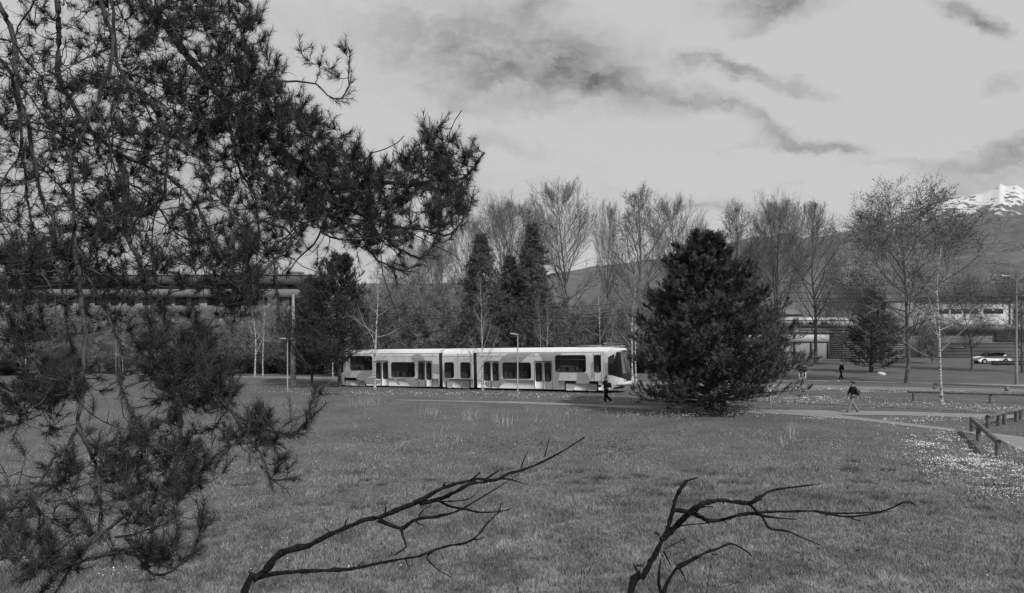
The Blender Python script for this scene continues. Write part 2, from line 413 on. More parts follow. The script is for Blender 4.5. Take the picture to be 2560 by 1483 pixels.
strip('road', RDT, RDB, MAT['road'], 160, .010)
strip('footpath', FPT, FPB, MAT['road'], 60, .016)
PATHPX = [P1T + P1B[::-1], P2T + P2B[::-1], RDT + RDB[::-1], FPT + FPB[::-1]]

def ridge(name, prof, D0, D1, m, rough, seed, cols=420, rows=26, back=1.3):
    rng = np.random.default_rng(seed)
    P = np.array(prof, float); px = np.linspace(P[0, 0], P[-1, 0], cols); py = np.interp(px, P[:, 0], P[:, 1])
    h = CH + (HY - py) / F * D1
    k = (px - CX) / F
    def fn(n, f):
        t = np.linspace(0, f, cols); g = rng.normal(size=(n, int(f) + 3)); i = t.astype(int); fr = t - i; fr = fr * fr * (3 - 2 * fr)
        return g[:, i] * (1 - fr) + g[:, i + 1] * fr
    tot = sum(fn(rows + 6, f) * a for f, a in ((12, .5), (30, .3), (80, .15), (190, .08)))
    V = []
    for r in range(rows + 6):
        if r < rows: t = r / (rows - 1); D = D0 + (D1 - D0) * t; hh = h * t ** 1.35
        else: t = (r - rows + 1) / 6; D = D1 * (1 + (back - 1) * t); hh = h * (1 - t) 
        w = math.sin(min(t, 1) * math.pi) ** .7 if r < rows else 0
        wr = rough * w * h / h.max() * (.3 + .7 * (1 - t if r < rows else 0))
        z = hh + tot[r] * wr
        if r == rows - 1: z = h + tot[r] * rough * .22
        V.append(np.stack([k * D, np.full(cols, D), np.maximum(z, -3 - (r == 0) * 60)], 1))
    i = np.arange(rows + 5)[:, None] * cols + np.arange(cols - 1)[None]
    return tag(mesh_np(name, np.vstack(V), np.stack([i, i + 1, i + cols + 1, i + cols], -1).reshape(-1, 4), m, smooth=True), kind='structure')
ridge('hills', [(-2500, 760), (-400, 735), (300, 742), (900, 735), (1100, 712), (1300, 697), (1360, 692), (1422, 686), (1500, 690), (1582, 681), (1700, 678), (1780, 668), (1850, 640), (1950, 630), (2072, 616),
                (2090, 600), (2105, 590), (2120, 604), (2200, 598), (2282, 584), (2366, 578), (2405, 564), (2454, 547), (2500, 543), (2560, 533), (2700, 500), (3000, 470), (3600, 520), (5000, 650)], 700, 1900, MAT['hill'], 26, 3)
ridge('mountains', [(700, 720), (1300, 700), (1700, 640), (1800, 612), (1850, 600), (1880, 588), (1910, 594), (1960, 585), (2010, 602), (2072, 590), (2110, 580), (2200, 556), (2300, 520), (2366, 497), (2405, 490),
                    (2454, 484), (2480, 474), (2501, 462), (2515, 470), (2541, 468), (2560, 478), (2600, 460), (2700, 440), (2900, 470), (3300, 560)], 2200, 4200, MAT['snow'], 60, 5, 700, 40)

# ------------------------------------------------------------------ the tram
TS = .0246                                       # the track climbs 2.5 % towards the front
TD = Vector((.8612, -.5082, 0)); TN = Vector((.508, .861, 0))
TF = Vector((8.69, 53.03, 0)); TO = TF + TN * 1.15
def T(px, py):
    """point of the tram's near side at a pixel -> (length, height) in the tram's own frame"""
    k = (px - CX) / F; Z = 58.145 / (1 + .59 * k); X_ = k * Z
    lx = (X_ - TF.x) * TD.x + (Z - TF.y) * TD.y
    return lx, CH - (py - HY) / F * Z - TS * lx
C6 = lambda x, y: T(1080 + x / 4.295, 700 + y / 4.295)
C8 = lambda x, y: T(800 + x / 7.875, 840 + y / 7.875)
C9 = lambda x, y: T(1400 + x / 9.125, 840 + y / 9.125)
def sec_y(z):
    return float(np.interp(z, [.2, .95, 2.72, 2.95, 3.12, 3.25, 3.34, 3.40], [1.15, 1.15, 1.15, 1.12, 1.05, .95, .78, .45]))
def rrect(x0, z0, x1, z1, r, n=5):
    P = []
    for cx, cz, a in ((x1 - r, z0 + r, -90), (x1 - r, z1 - r, 0), (x0 + r, z1 - r, 90), (x0 + r, z0 + r, 180)):
        for k in range(n): t = R(a + 90 * k / (n - 1)); P.append((cx + r * math.cos(t), cz + r * math.sin(t)))
    return P
def build_tram():
    t = empty('tram', (0, 0, 0), 0, 'long pale articulated tram with dark windows and grey curved livery, standing on the grassed track', 'tram')
    xd = Vector((TD.x, TD.y, TS)).normalized(); yd = TN.copy().normalized(); zd = xd.cross(yd)
    M = Matrix((xd, yd, zd)).transposed().to_4x4(); M.translation = TO
    t.matrix_world = M
    g1 = (C6(75, 0)[0], C6(115, 0)[0]); g2 = (C6(445, 0)[0], C6(485, 0)[0]); rear = T(838, 900)[0]
    zs = [.30, .95, 2.72, 2.95, 3.12, 3.25, 3.34, 3.38, 3.40]
    prof = [(-sec_y(z), z) for z in zs] + [(0, 3.43)] + [(sec_y(z), z) for z in zs[::-1]]
    def hull(x0, x1, name, top=3.43):
        mb = MB(); n = len(prof); xsn = np.linspace(x0, x1, 12)
        V = [(x, a, min(b, top)) for x in xsn for a, b in prof]
        Q = [[i * n + j, i * n + (j + 1) % n, (i + 1) * n + (j + 1) % n, (i + 1) * n + j] for i in range(11) for j in range(n)]
        mb.add(V, quads=Q)
        for e, base in ((0, 0), (1, 11 * n)):
            c = np.array([[xsn[0 if not e else -1], 0, 1.6]]); ring = np.array(V[base:base + n])
            mb.add(np.vstack([ring, c]), tris=[[j, (j + 1) % n, n] if e else [(j + 1) % n, j, n] for j in range(n)])
        return mb.build(name, MAT['tramwhite'], t)
    front = hull(g2[1], -1.9, 'front_car_body'); mid = hull(g1[1], g2[0], 'middle_car_body', 3.1); back = hull(rear + 1.05, g1[0], 'rear_car_body')
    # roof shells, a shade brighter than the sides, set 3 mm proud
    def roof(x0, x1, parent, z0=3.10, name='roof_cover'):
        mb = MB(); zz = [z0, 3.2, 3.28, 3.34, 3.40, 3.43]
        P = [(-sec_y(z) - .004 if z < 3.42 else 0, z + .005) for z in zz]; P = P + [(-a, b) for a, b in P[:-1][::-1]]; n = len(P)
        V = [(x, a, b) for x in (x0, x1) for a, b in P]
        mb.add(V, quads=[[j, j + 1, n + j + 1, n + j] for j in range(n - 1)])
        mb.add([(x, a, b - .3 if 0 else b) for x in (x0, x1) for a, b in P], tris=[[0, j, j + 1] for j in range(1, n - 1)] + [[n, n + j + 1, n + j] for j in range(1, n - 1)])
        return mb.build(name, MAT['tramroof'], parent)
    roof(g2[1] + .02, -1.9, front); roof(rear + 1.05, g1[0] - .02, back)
    a0 = C6(280, 0)[0]; a1 = C6(325, 0)[0]
    roof(g1[1] + .02, a0, mid, 2.98); roof(a1, g2[0] - .02, mid, 2.98)
    # bellows
    for g in (g1, g2):
        mb = MB(); n = 12
        for k in range(n):
            x = g[0] + (g[1] - g[0]) * (k + .5) / n; d = 1.10 if k % 2 else 1.04
            mb.box((x, 0, 1.72), ((g[1] - g[0]) / n * .98, 2 * d, 2.75))
        mb.build('gangway_bellows', MAT['rubber'], t)
    # underframe and tracks of wheels
    mb = MB(); mb.box(((rear - 2.6) / 2, 0, .2), (-rear - 2.8, 1.9, .34)); mb.build('underframe', MAT['under'], t)
    # panel gaps running along the cars
    def gap(pts, parent, w=.03):
        mb = MB()
        for (xa, za), (xb, zb) in zip(pts, pts[1:]):
            yy = -(sec_y((za + zb) / 2) + .004)
            if abs(xb - xa) > abs(zb - za): mb.prism([(xa, za - w / 2), (xb, zb - w / 2), (xb, zb + w / 2), (xa, za + w / 2)], yy, yy + .02)
            else:
                for q in range(6):
                    z0 = za + (zb - za) * q / 6; z1 = za + (zb - za) * (q + 1) / 6; zc = (z0 + z1) / 2
                    mb.box(((xa + xb) / 2, -(sec_y(zc) + .0), zc), (w * .8, .012, abs(z1 - z0)))
        return mb.build('panel_gap', MAT['line'], parent)
    zr = C6(900, 765)[1]; z2 = C6(1000, 820)[1]
    gap([(g2[1] + .05, 3.06), (C6(1850, 0)[0], 3.06)], front, .05); gap([(g2[1] + .05, 2.80), (C6(1220, 0)[0], 2.80)], front, .025)
    gap([(rear + 2, 3.06), (g1[0] - .05, 3.06)], back, .05); gap([(rear + 5.5, 2.80), (g1[0] - .05, 2.80)], back, .025); gap([(g1[1] + .05, 2.80), (g2[0] - .05, 2.80)], mid, .025)
    for x, par in ((C6(735, 0)[0], front), (C6(1103, 0)[0], front), (C6(1848, 0)[0], front), (C6(280, 0)[0], mid), (C8(1930, 0)[0], back), (C8(2225, 0)[0], back)):
        gap([(x, .35), (x, 3.04)], par, .02)
    # skirts: lower side panels a little darker, 8 mm proud
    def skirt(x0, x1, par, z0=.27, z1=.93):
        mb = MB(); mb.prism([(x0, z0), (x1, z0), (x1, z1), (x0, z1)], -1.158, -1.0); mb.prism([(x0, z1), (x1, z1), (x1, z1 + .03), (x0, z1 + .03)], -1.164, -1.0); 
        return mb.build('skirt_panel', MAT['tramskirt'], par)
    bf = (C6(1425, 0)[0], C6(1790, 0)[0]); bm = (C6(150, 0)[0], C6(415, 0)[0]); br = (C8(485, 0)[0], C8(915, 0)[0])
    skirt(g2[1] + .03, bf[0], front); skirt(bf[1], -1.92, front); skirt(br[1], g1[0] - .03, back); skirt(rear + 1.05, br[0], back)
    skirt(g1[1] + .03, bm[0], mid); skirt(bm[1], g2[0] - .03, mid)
    # bogie covers in dark recesses
    for (b0, b1), par, zt in ((bf, front, .74), (bm, mid, .86), (br, back, .70)):
        mb = MB(); mb.prism([(b0, .2), (b1, .2), (b1, .93), (b0, .93)], -1.155, -1.0); mb.build('bogie_recess', MAT['under'], par)
        cv = MB(); L = b1 - b0
        cv.prism(rrect(b0 + .12, .21, b1 - .12, zt, .12), -1.17, -1.1); c = cv.build('bogie_cover', MAT['tramgrey'], par)
        e = MB(); e.prism([(b0 + .28 * L, .25), (b1 - .34 * L, .25), (b1 - .38 * L, zt - .06), (b0 + .3 * L, zt - .06)], -1.178, -1.16); e.build('inspection_hatch', MAT['tramskirt'], c)
        for lx_ in (b0 + .3 * L, b1 - .33 * L): e = MB(); e.box((lx_, -1.175, .23), (.12, .05, .08)); e.build('cover_latch', MAT['under'], c)
    # livery: curved grey fields following the side
    def livery(poly, par, m, zmax=3.04, c=.045):
        P = np.array(poly); x0, z0 = P.min(0); x1, z1 = P.max(0); z1 = min(z1, zmax); z0 = max(z0, .33)
        gx = np.arange(x0, x1, c); gzv = np.arange(z0, z1, c); XX, ZZ = np.meshgrid(gx + c / 2, gzv + c / 2)
        ins = in_poly(XX, ZZ, [tuple(p) for p in poly]); V = []; Q = []
        for zi in range(len(gzv)):
            row = ins[zi]; k = 0
            while k < len(row):
                if row[k]:
                    e = k
                    while e < len(row) and row[e]: e += 1
                    za, zb = gzv[zi], gzv[zi] + c; off = .010 if zb > .96 else .0165
                    n = len(V); ya = -(sec_y(za) + off); yb = -(sec_y(zb) + off)
                    V += [(gx[k], ya, za), (gx[e - 1] + c, ya, za), (gx[e - 1] + c, yb, zb), (gx[k], yb, zb)]; Q.append([n, n + 1, n + 2, n + 3]); k = e
                else: k += 1
        if Q: mesh_np('livery_field', V, np.array(Q), m, par)
    G = MAT['tramgrey']
    livery([C6(*p) for p in [(722, 890), (760, 830), (830, 785), (930, 762), (985, 742), (1375, 738), (1390, 800), (1385, 980), (1362, 1060), (1365, 1120), (1388, 1162), (1215, 1165), (1200, 1090), (1200, 900), (1182, 815), (1140, 785), (1095, 785), (1030, 820), (955, 885), (840, 900), (765, 1000), (735, 1060), (700, 1090), (722, 1000)]], front, G)
    livery([C6(*p) for p in [(566, 1095), (800, 1050), (790, 1090), (750, 1125), (700, 1160), (590, 1160), (566, 1120)]], front, G)
    livery([C6(*p) for p in [(1562, 1000), (1620, 990), (1665, 1005), (1695, 1045), (1698, 1085), (1680, 1120), (1545, 1120), (1558, 1050)]], front, G)
    livery([C8(*p) for p in [(1790, 410), (1930, 325), (2000, 370), (2055, 440), (2085, 500), (1950, 500), (1960, 650), (1925, 720), (1870, 560)]], back, G)
    livery([C8(*p) for p in [(1425, 810), (1500, 810), (1575, 950), (1545, 962)]], back, G)
    livery([C8(*p) for p in [(1640, 810), (1800, 810), (1975, 925), (1930, 990), (1770, 975)]], back, G)
    livery([C8(*p) for p in [(2210, 555), (2350, 555), (2350, 755), (2260, 740), (2205, 715)]], back, G)
    livery([C8(*p) for p in [(1930, 930), (1965, 860), (2110, 870), (2110, 990), (1930, 990)]], back, G)
    livery([C8(*p) for p in [(720, 850), (735, 760), (850, 690), (1040, 690), (1040, 760), (990, 800), (860, 800), (1060, 860), (1220, 870), (1190, 930), (1110, 955), (940, 950)]], back, G)
    livery([C6(*p) for p in [(115, 900), (135, 1000), (175, 1060), (215, 1085), (115, 1090)]], mid, G)
    # windows
    def window(r0, r1, par, cf=C6, rad=.14, bar=False, name='window'):
        (x0, za), (x1, zb) = cf(*r0), cf(*r1); za, zb = (cf(r1[0], r0[1])[1] + za) / 2, (cf(r0[0], r1[1])[1] + zb) / 2
        z0, z1 = min(za, zb), max(za, zb)
        mb = MB(); mb.prism(rrect(x0 - .05, z0 - .05, x1 + .05, z1 + .05, rad + .04), -1.172, -1.1); w = mb.build(name, MAT['rubber'], par)
        mb = MB(); mb.prism(rrect(x0, z0, x1, z1, rad), -1.178, -1.16); mb.build('pane', MAT['glass'], w)
        if bar:
            mb = MB(); zz = z1 - (z1 - z0) * .24; mb.box(((x0 + x1) / 2, -1.182, zz), (x1 - x0 - .1, .012, .035)); mb.build('window_bar', MAT['line'], w)
        return w
    window((768, 893), (1062, 1053), front); window((1335, 815), (1653, 983), front, bar=True); window((1752, 812), (1813, 985), front, rad=.12)
    window((143, 890), (235, 1045), mid); window((315, 890), (410, 1050), mid)
    window((1418, 528), (1865, 800), back, C8); window((615, 405), (1028, 668), back, C8)
    def door(x0, x1, zt, zb, split, cf, par, w1, w2, ms=('tramwhite', 'tramwhite')):
        xa, xb = cf(x0, zt)[0], cf(x1, zt)[0]; z1 = cf((x0 + x1) / 2, zt)[1]; z0 = cf((x0 + x1) / 2, zb)[1]; xsp = cf(split, zt)[0]
        for q, (a, b) in enumerate(((xa, xsp - .02), (xsp + .02, xb))):
            mb = MB(); mb.prism([(a, z0), (b, z0), (b, z1), (a, z1)], -1.165, -1.1)
            d = mb.build('door_leaf', MAT[ms[q]], par)
            w = (w1, w2)[q]; x0_, z1_ = cf(*w[0]); x1_, z0_ = cf(*w[1])
            m2 = MB(); m2.prism(rrect(x0_ - .03, z0_ - .03, x1_ + .03, z1_ + .03, .13), -1.174, -1.16); m2.build('door_window_seal', MAT['rubber'], d)
            m2 = MB(); m2.prism(rrect(x0_, z0_, x1_, z1_, .11), -1.180, -1.17); m2.build('door_pane', MAT['glass'], d)
        m2 = MB(); m2.box((xsp, -1.166, (z0 + z1) / 2), (.05, .02, z1 - z0)); m2.box((xa - .02, -1.162, (z0 + z1) / 2), (.025, .02, z1 - z0)); m2.box((xb + .02, -1.162, (z0 + z1) / 2), (.025, .02, z1 - z0))
        m2.box(((xa + xb) / 2, -1.162, z1 + .015), (xb - xa, .02, .03)); m2.build('door_seal', MAT['line'], par)
    door(562, 722, 872, 1160, 638, C6, front, ((568, 890), (625, 1080)), ((657, 890), (714, 1080)))
    door(1108, 1292, 872, 1166, 1198, C6, front, ((1120, 892), (1181, 1088)), ((1217, 892), (1278, 1088)), ('tramwhite', 'tramgrey'))
    door(1112, 1345, 490, 975, 1220, C8, back, ((1120, 530), (1195, 840)), ((1250, 530), (1335, 840)))
    door(1945, 2205, 495, 990, 2078, C8, back, ((1955, 530), (2045, 858)), ((2103, 530), (2192, 858)), ('tramgrey', 'tramwhite'))
    # cab door
    xa, xb = C6(1745, 0)[0], C6(1822, 0)[0]
    mb = MB()
    for x in (xa, xb): mb.box((x, -1.152, 1.95), (.02, .02, 2.1))
    mb.box(((xa + xb) / 2, -1.152, .9), (xb - xa, .02, .02)); mb.build('cab_door_outline', MAT['line'], front)
    mb = MB(); x = C6(1733, 0)[0]; mb.tube([(x, -1.2, 1.15), (x, -1.2, 1.75)], .02); mb.tube([(x, -1.2, 1.85), (x, -1.2, 2.35)], .02); mb.build('hand_rail', MAT['line'], front, True)
    x = C6(1803, 0)[0]; mb = MB(); mb.box((x, -1.166, .6), (.26, .02, .13)); mb.build('side_vent', MAT['under'], front)
    # cab: nose shells at both ends
    def nose(par, flip):
        zl = [.28, .45, .70, .88, 1.15, 1.45, 2.3, 3.12, 3.22, 3.32, 3.40, 3.43]
        xf = [-2.1, -1.55, -.85, -.84, -.88, -.95, -1.02, -1.12, -1.16, -1.28, -1.6, -1.9]
        hw = [1.0, .92, .80, .80, .80, .80, .80, .80, .76, .66, .4, .1]
        def plan(i):
            z, x, w = zl[i], xf[i], hw[i]; s = min(sec_y(z), 1.15) if z < 3.42 else .1
            q = [(-2.2, -s), (-1.9, -s), (-1.55, -s * .96), (min(-1.28, x - .02), -min(s, .96 if z < 3.15 else w + .12)), (x, -w), (x + .07, -w * .5), (x + .09, 0)]
            return q + [(a, -b) for a, b in q[:-1][::-1]]
        rows = [plan(i) for i in range(len(zl))]; n = len(rows[0])
        V = [(a if not flip else rear_x - a, b, z) for r, z in zip(rows, zl) for a, b in r]
        # nose cap of the front is bent to stand at the end of its own car
        Q = [[i * n + j, i * n + j + 1, (i + 1) * n + j + 1, (i + 1) * n + j] for i in range(len(zl) - 1) for j in range(n - 1)]
        mb = MB(); mb.add(V, quads=Q); mb.add([V[j] for j in range(n)], tris=[[0, j + 1, j] for j in range(1, n - 1)])
        sh = mb.build('cab_shell', MAT['tramwhite'], par)
        fx = (lambda a: a) if not flip else (lambda a: rear_x - a)
        def P(xz_seg, u, z, off=.012):
            """point on the shell: plan segment index, fraction, height"""
            zi = np.interp(z, zl, range(len(zl))); i = min(int(zi), len(zl) - 2); f = zi - i
            a = [(1 - f) * rows[i][xz_seg][k] + f * rows[i + 1][xz_seg][k] for k in (0, 1)]; b = [(1 - f) * rows[i][xz_seg + 1][k] + f * rows[i + 1][xz_seg + 1][k] for k in (0, 1)]
            p = [(1 - u) * a[k] + u * b[k] for k in (0, 1)]; d = Vector((b[1] - a[1], -(b[0] - a[0]))).normalized()
            return (fx(p[0] + d.x * off), p[1] + d.y * off, z)
        def panel(name, segs, zlo, zhi, m, off=.012, u0=0, u1=1, parent=sh):
            """zlo, zhi: functions of running fraction 0..1 over the segments"""
            mb = MB(); cols = []; K = 6; tot = len(segs) * K
            for si, s in enumerate(segs):
                for k in range(K + 1):
                    u = k / K
                    if si == 0: u = u0 + (1 - u0) * u
                    if si == len(segs) - 1: u = (u0 if len(segs) == 1 else 0) + (u1 - (u0 if len(segs) == 1 else 0)) * (k / K)
                    g = (si * K + k) / tot; za, zb = zlo(g), zhi(g)
                    cols.append([P(s, u, za + (zb - za) * q / 8, off) for q in range(9)])
            V = [p for c in cols for p in c]; n = 9
            mb.add(V, quads=[[i * n + j, (i + 1) * n + j, (i + 1) * n + j + 1, i * n + j + 1] for i in range(len(cols) - 1) for j in range(n - 1)])
            return mb.build(name, m, parent, True)
        near = [2, 3, 4, 5]; full = [1, 2, 3, 4, 5, 6, 7, 8, 9, 10]
        ev = lambda pts: (lambda g: float(np.interp(g, [p[0] for p in pts], [p[1] for p in pts])))
        panel('cab_glazing_surround', full, ev([(0, 1.42), (.1, 1.36), (.2, 1.26), (.30, 1.15), (.33, .92), (.67, .92), (.7, 1.15), (.8, 1.26), (.9, 1.36), (1, 1.42)]),
              ev([(0, 2.70), (.1, 2.88), (.2, 3.05), (.26, 3.17), (.74, 3.17), (.8, 3.05), (.9, 2.88), (1, 2.70)]), MAT['black'])
        panel('windscreen', [4, 5, 6, 7], lambda g: 1.48, lambda g: 3.08, MAT['glassl'], .02, .06, .94)
        panel('cab_side_window', [1, 2], lambda g: 1.50, lambda g: 2.66 + .2 * g, MAT['glass'], .02, .04, .9)
        panel('cab_side_window', [9, 10], lambda g: 1.50, lambda g: 2.86 - .2 * g, MAT['glass'], .02, .1, .96)
        panel('windscreen_frame_bar', [4], lambda g: 1.47, lambda g: 3.10, MAT['line'], .03, .02, .07)
        for s, u in ((4, .30), (7, .70)):
            mb = MB(); p = Vector(P(s, u, 1.0, .03)); mb.tube([p, p + Vector((.05 if not flip else -.05, 0, 0))], .075, 12); mb.build('headlight', MAT['headlight'], sh)
        mb = MB(); mb.tube([P(6, 0, 1.46, .06), P(5, .2, 1.9, .06), P(5, 0, 2.6, .06)], .016); mb.build('wiper', MAT['under'], sh)
        panel('bumper', [3, 4, 5, 6, 7, 8], lambda g: .70, lambda g: .885, MAT['tramroof'], .03)
        panel('nose_underside_shade', [3, 4, 5, 6, 7, 8], lambda g: .30, lambda g: .68, MAT['tramgrey'], .006)  # grey panel: shade under the nose, put into the colour
        return sh
    rear_x = rear - .85
    nose(front, False)
    nose(back, True)
    # seat backs and grab poles seen faintly through the big windows
    for (ax, az), (bx_, bz), par, cf in (((775, 905), (1055, 1048), front, C6), ((1342, 905), (1646, 978), front, C6), ((1425, 640), (1858, 796), back, C8), ((625, 560), (1020, 664), back, C8)):
        (x0, z1), (x1, z0) = cf(ax, az), cf(bx_, bz); n = 4
        for i in range(n):
            xc = x0 + (x1 - x0) * (i + .5) / n; mb = MB(); mb.prism(rrect(xc - .16, z0, xc + .16, z0 + (z1 - z0) * .55, .07), -1.184, -1.179); mb.build('seat_back', MAT['under' if i % 2 else 'rubber'], par)
    # roof equipment and folded pantograph
    mb = MB(); x0, x1 = C9(300, 0)[0], C9(740, 0)[0]; mb.box(((x0 + x1) / 2, .25, 3.50), (x1 - x0, 1.1, .12)); mb.build('roof_equipment', MAT['mast'], front)
    x0, x1 = C9(880, 0)[0], C9(1300, 0)[0]; c = (x0 + x1) / 2
    mb = MB(); mb.box((c, .2, 3.46), (x1 - x0, 1.0, .06))
    for s in (-.35, .35):
        mb.tube([(c - .9, .2 + s, 3.5), (c + .7, .2 + s * .7, 3.66), (c - .5, .2 + s * .9, 3.72)], .025)
    mb.tube([(c - .5, -.6, 3.70), (c - .5, 1.0, 3.70)], .03); mb.build('pantograph', MAT['pole'], front, True)
    return t
tram = build_tram()

# the grassed track under the tram
def on_track(lx, ly, dz=0):
    p = TO + TD * lx + TN * ly; return Vector((p.x, p.y, gzf(p.x, p.y) + dz))
for side in (-.72, .72):
    mb = MB(); L = np.arange(-60, 46, 2.0); V = []; Q = []
    for l in L:
        for w, h in ((-.04, .0), (-.04, .045), (.04, .045), (.04, .0)):
            p = on_track(l, side + w, h); V.append(tuple(p))
    for i in range(len(L) - 1):
        for j in range(3): Q.append([i * 4 + j, (i + 1) * 4 + j, (i + 1) * 4 + j + 1, i * 4 + j + 1])
    mb.add(V, quads=Q)
    tag(mb.build('track_rail', MAT['rail']), kind='structure')
V = []; L = np.arange(-60, 46, 2.0)
for l in L:
    for w in (-1.35, -.5, .5, 1.35):
        p = on_track(l, w, .02); V.append(tuple(p))
tag(mesh_np('track_bed', V, np.array([[i * 4 + j, (i + 1) * 4 + j, (i + 1) * 4 + j + 1, i * 4 + j + 1] for i in range(len(L) - 1) for j in range(3)]), mat('track_bed', .09, .16, 2.0, .95, .05, 7)), kind='structure')

# ------------------------------------------------------------------ poles, lamps, wires
def lamp(px, by, ty, side, label, Z=None, head=None):
    b = gp(px, by); h = (by - ty) / F * b.y
    t = empty('path_lamp', b, 0, label, 'lamp post', 'short lamp posts along the path')
    mb = MB(); mb.tube([(0, 0, -.1), (0, 0, .06)], .12, 12); mb.build('base', MAT['mast'], t)
    mb = MB(); mb.tube([(0, 0, 0), (0, 0, 1.0), (0, 0, 1.01), (0, 0, h - .05)], [.055, .052, .046, .042], 12); mb.build('pole', MAT['pole'], t, True)
    mb = MB(); s = side
    prof = [(.10 * s, 0), (.10 * s, .05), (-.05 * s, .10), (-.3 * s, .13), (-.52 * s, .12), (-.54 * s, .07), (-.3 * s, .03)]
    mb.prism(prof if s < 0 else prof[::-1], -.13, .13); hd = mb.build('lamp_head', MAT['lamphead'], t); hd.location = (0, 0, h - .08)
    mb = MB(); mb.box((-.32 * s, 0, .02), (.34, .18, .03)); g = mb.build('diffuser', MAT['glassl'], hd)
    return t
lamp(1294.2, 995.7, 834, 1, 'slim pale lamp post standing in front of the tram windows')
lamp(718.7, 980.5, 846, 1, 'slim pale lamp post beside the thick mast left of the tram')
lamp(64, 943, 858, -1, 'far slim lamp post seen through the pine at the left edge')

def mast(px, by, ty, w0, w1, label, split=.42):
    b = gp(px, by); h = (by - ty) / F * b.y; r0 = w0 / F * b.y / 2; r1 = w1 / F * b.y / 2
    t = empty('overhead_line_mast', b, 0, label, 'mast', 'masts of the overhead line')
    mb = MB(); mb.tube([(0, 0, -.1), (0, 0, h * split - .05), (0, 0, h * split)], [r0, r0 * .96, r0 * .9], 16); mb.build('lower_tube', MAT['mast'], t, True)
    mb = MB(); mb.tube([(0, 0, h * split - .06), (0, 0, h * split + .05)], [r0 * 1.06, r0 * .9], 16); mb.build('collar', MAT['mast'], t, True)
    mb = MB(); mb.tube([(0, 0, h * split), (0, 0, h * .66), (0, 0, h * .661), (0, 0, h)], [(r0 + r1) * .46, (r0 + r1) * .43, r1, r1], 16); mb.build('upper_tube', MAT['pole'], t, True)
    mb = MB(); mb.tube([(0, 0, h - .4), (2.2, -1.0, h - .1)], .035); mb.tube([(0, 0, h - 1.3), (2.0, -.9, h - .3)], .025); mb.build('bracket', MAT['mast'], t, True)
    return t
mast(733, 963.6, 735, 13.5, 7, 'thick grey tapered mast beside the dark conifer left of the tram')
mast(105, 935, 766, 7, 5, 'pale mast standing by the far hedge at the left', .3)

def street_lamp():
    b = gp(2541, 962); h = (962 - 694) / F * b.y
    t = empty('street_lamp', b, 0, 'tall grey double-arm street lamp near the right edge', 'street lamp')
    mb = MB(); mb.tube([(0, 0, -.1), (0, 0, 1.9), (0, 0, 1.92), (0, 0, h)], [.13, .12, .09, .065], 12); mb.build('pole', MAT['mast'], t, True)
    for s in (-1, 1):
        mb = MB(); mb.tube([(0, 0, h - .35), (s * .25, 0, h - .1), (s * .7, 0, h + .12), (s * 1.05, 0, h + .15)], [.05, .045, .04, .035]); a = mb.build('arm', MAT['mast'], t, True)
        mb = MB(); mb.prism([(s * .6, h + .1), (s * 1.3, h + .12), (s * 1.32, h + .2), (s * 1.1, h + .27), (s * .65, h + .22)][::s], -.14, .14); mb.build('lamp_head', MAT['lamphead'], a)
street_lamp()
def wire(pts, label, r=.02):
    mb = MB(); P = []
    for (xa, ya, Za), (xb, yb, Zb) in zip(pts, pts[1:]):
        A, B = at(xa, ya, Za), at(xb, yb, Zb)
        for k in range(12): t = k / 12; p = A.lerp(B, t); p.z -= .35 * 4 * t * (1 - t); P.append(p)
    P.append(at(*pts[-1])); mb.tube(P, r, 4)
    o = mb.build('overhead_wire', MAT['wire']); tag(o, label, 'wire', 'overhead wires')
WL = [([(700, 792, 78), (1280, 787, 62), (1560, 784, 62), (2000, 752, 62), (2560, 735, 62)], 'lowest overhead wire, just above the tram roof'),
      ([(700, 784, 80), (1280, 779, 64), (1560, 776, 64), (1950, 744, 64), (2640, 728, 64)], 'second overhead wire above the tram roof'),
      ([(760, 765, 80), (1280, 759, 66), (1560, 756, 66), (1960, 731, 66), (2640, 716, 66)], 'third overhead wire, crossing the big bare tree trunk'),
      ([(1700, 715, 70), (1960, 706, 70), (2330, 704, 70), (2640, 697, 70)], 'highest overhead wire in front of the right-hand hillside')]
for p, l in WL: wire(p, l)

# ------------------------------------------------------------------ timber barriers
def barrier(pxs, beams, r, label, m='wood'):
    """pxs: post feet in the photograph; beams: list of (post i, post j, overshoot a, overshoot b)"""
    B = [gp(*p) for p in pxs]; h = .60
    t = empty('timber_barrier', B[0], 0, label, 'barrier', 'low round-timber barriers along the path'); o = B[0]
    for b in B:
        mb = MB(); q = b - o; mb.tube([q + Vector((0, 0, -.2)), q + Vector((0, 0, h * .7)), q + Vector((0, 0, h - r * .3))], [r * 1.0, r * .98, r * .95], 14); mb.build('post', MAT[m], t, True)
    for (i, j, a, c) in beams:
        A, E = B[i] - o, B[j] - o; d = (E - A).normalized(); A = A - d * a + Vector((0, 0, h)); E = E + d * c + Vector((0, 0, h)); mb = MB()
        rng = random.Random(i * 7 + j); n = 9
        mb.tube([A.lerp(E, k / n) + Vector((0, 0, rng.uniform(-.006, .006))) for k in range(n + 1)], [r * rng.uniform(.97, 1.04) for _ in range(n + 1)], 16, cap=False); bm = mb.build('beam', MAT[m], t, True)
        mb = MB()
        for e, s in ((A, -1), (E, 1)): mb.tube([e, e + d * s * .004], r * .99, 16)
        mb.build('cut_end', MAT['woodend'], bm)
    return t
barrier([(2284, 1002), (2476, 1007.5), (2690, 1014), (2920, 1021)], [(0, 3, .35, 0)], .085, 'long horizontal timber barrier crossing behind the birch at right')
barrier([(2430, 1080), (2446, 1103), (2494.5, 1145)], [(0, 2, .2, .08)], .10, 'near timber barrier pointing towards the camera beside the daisies')
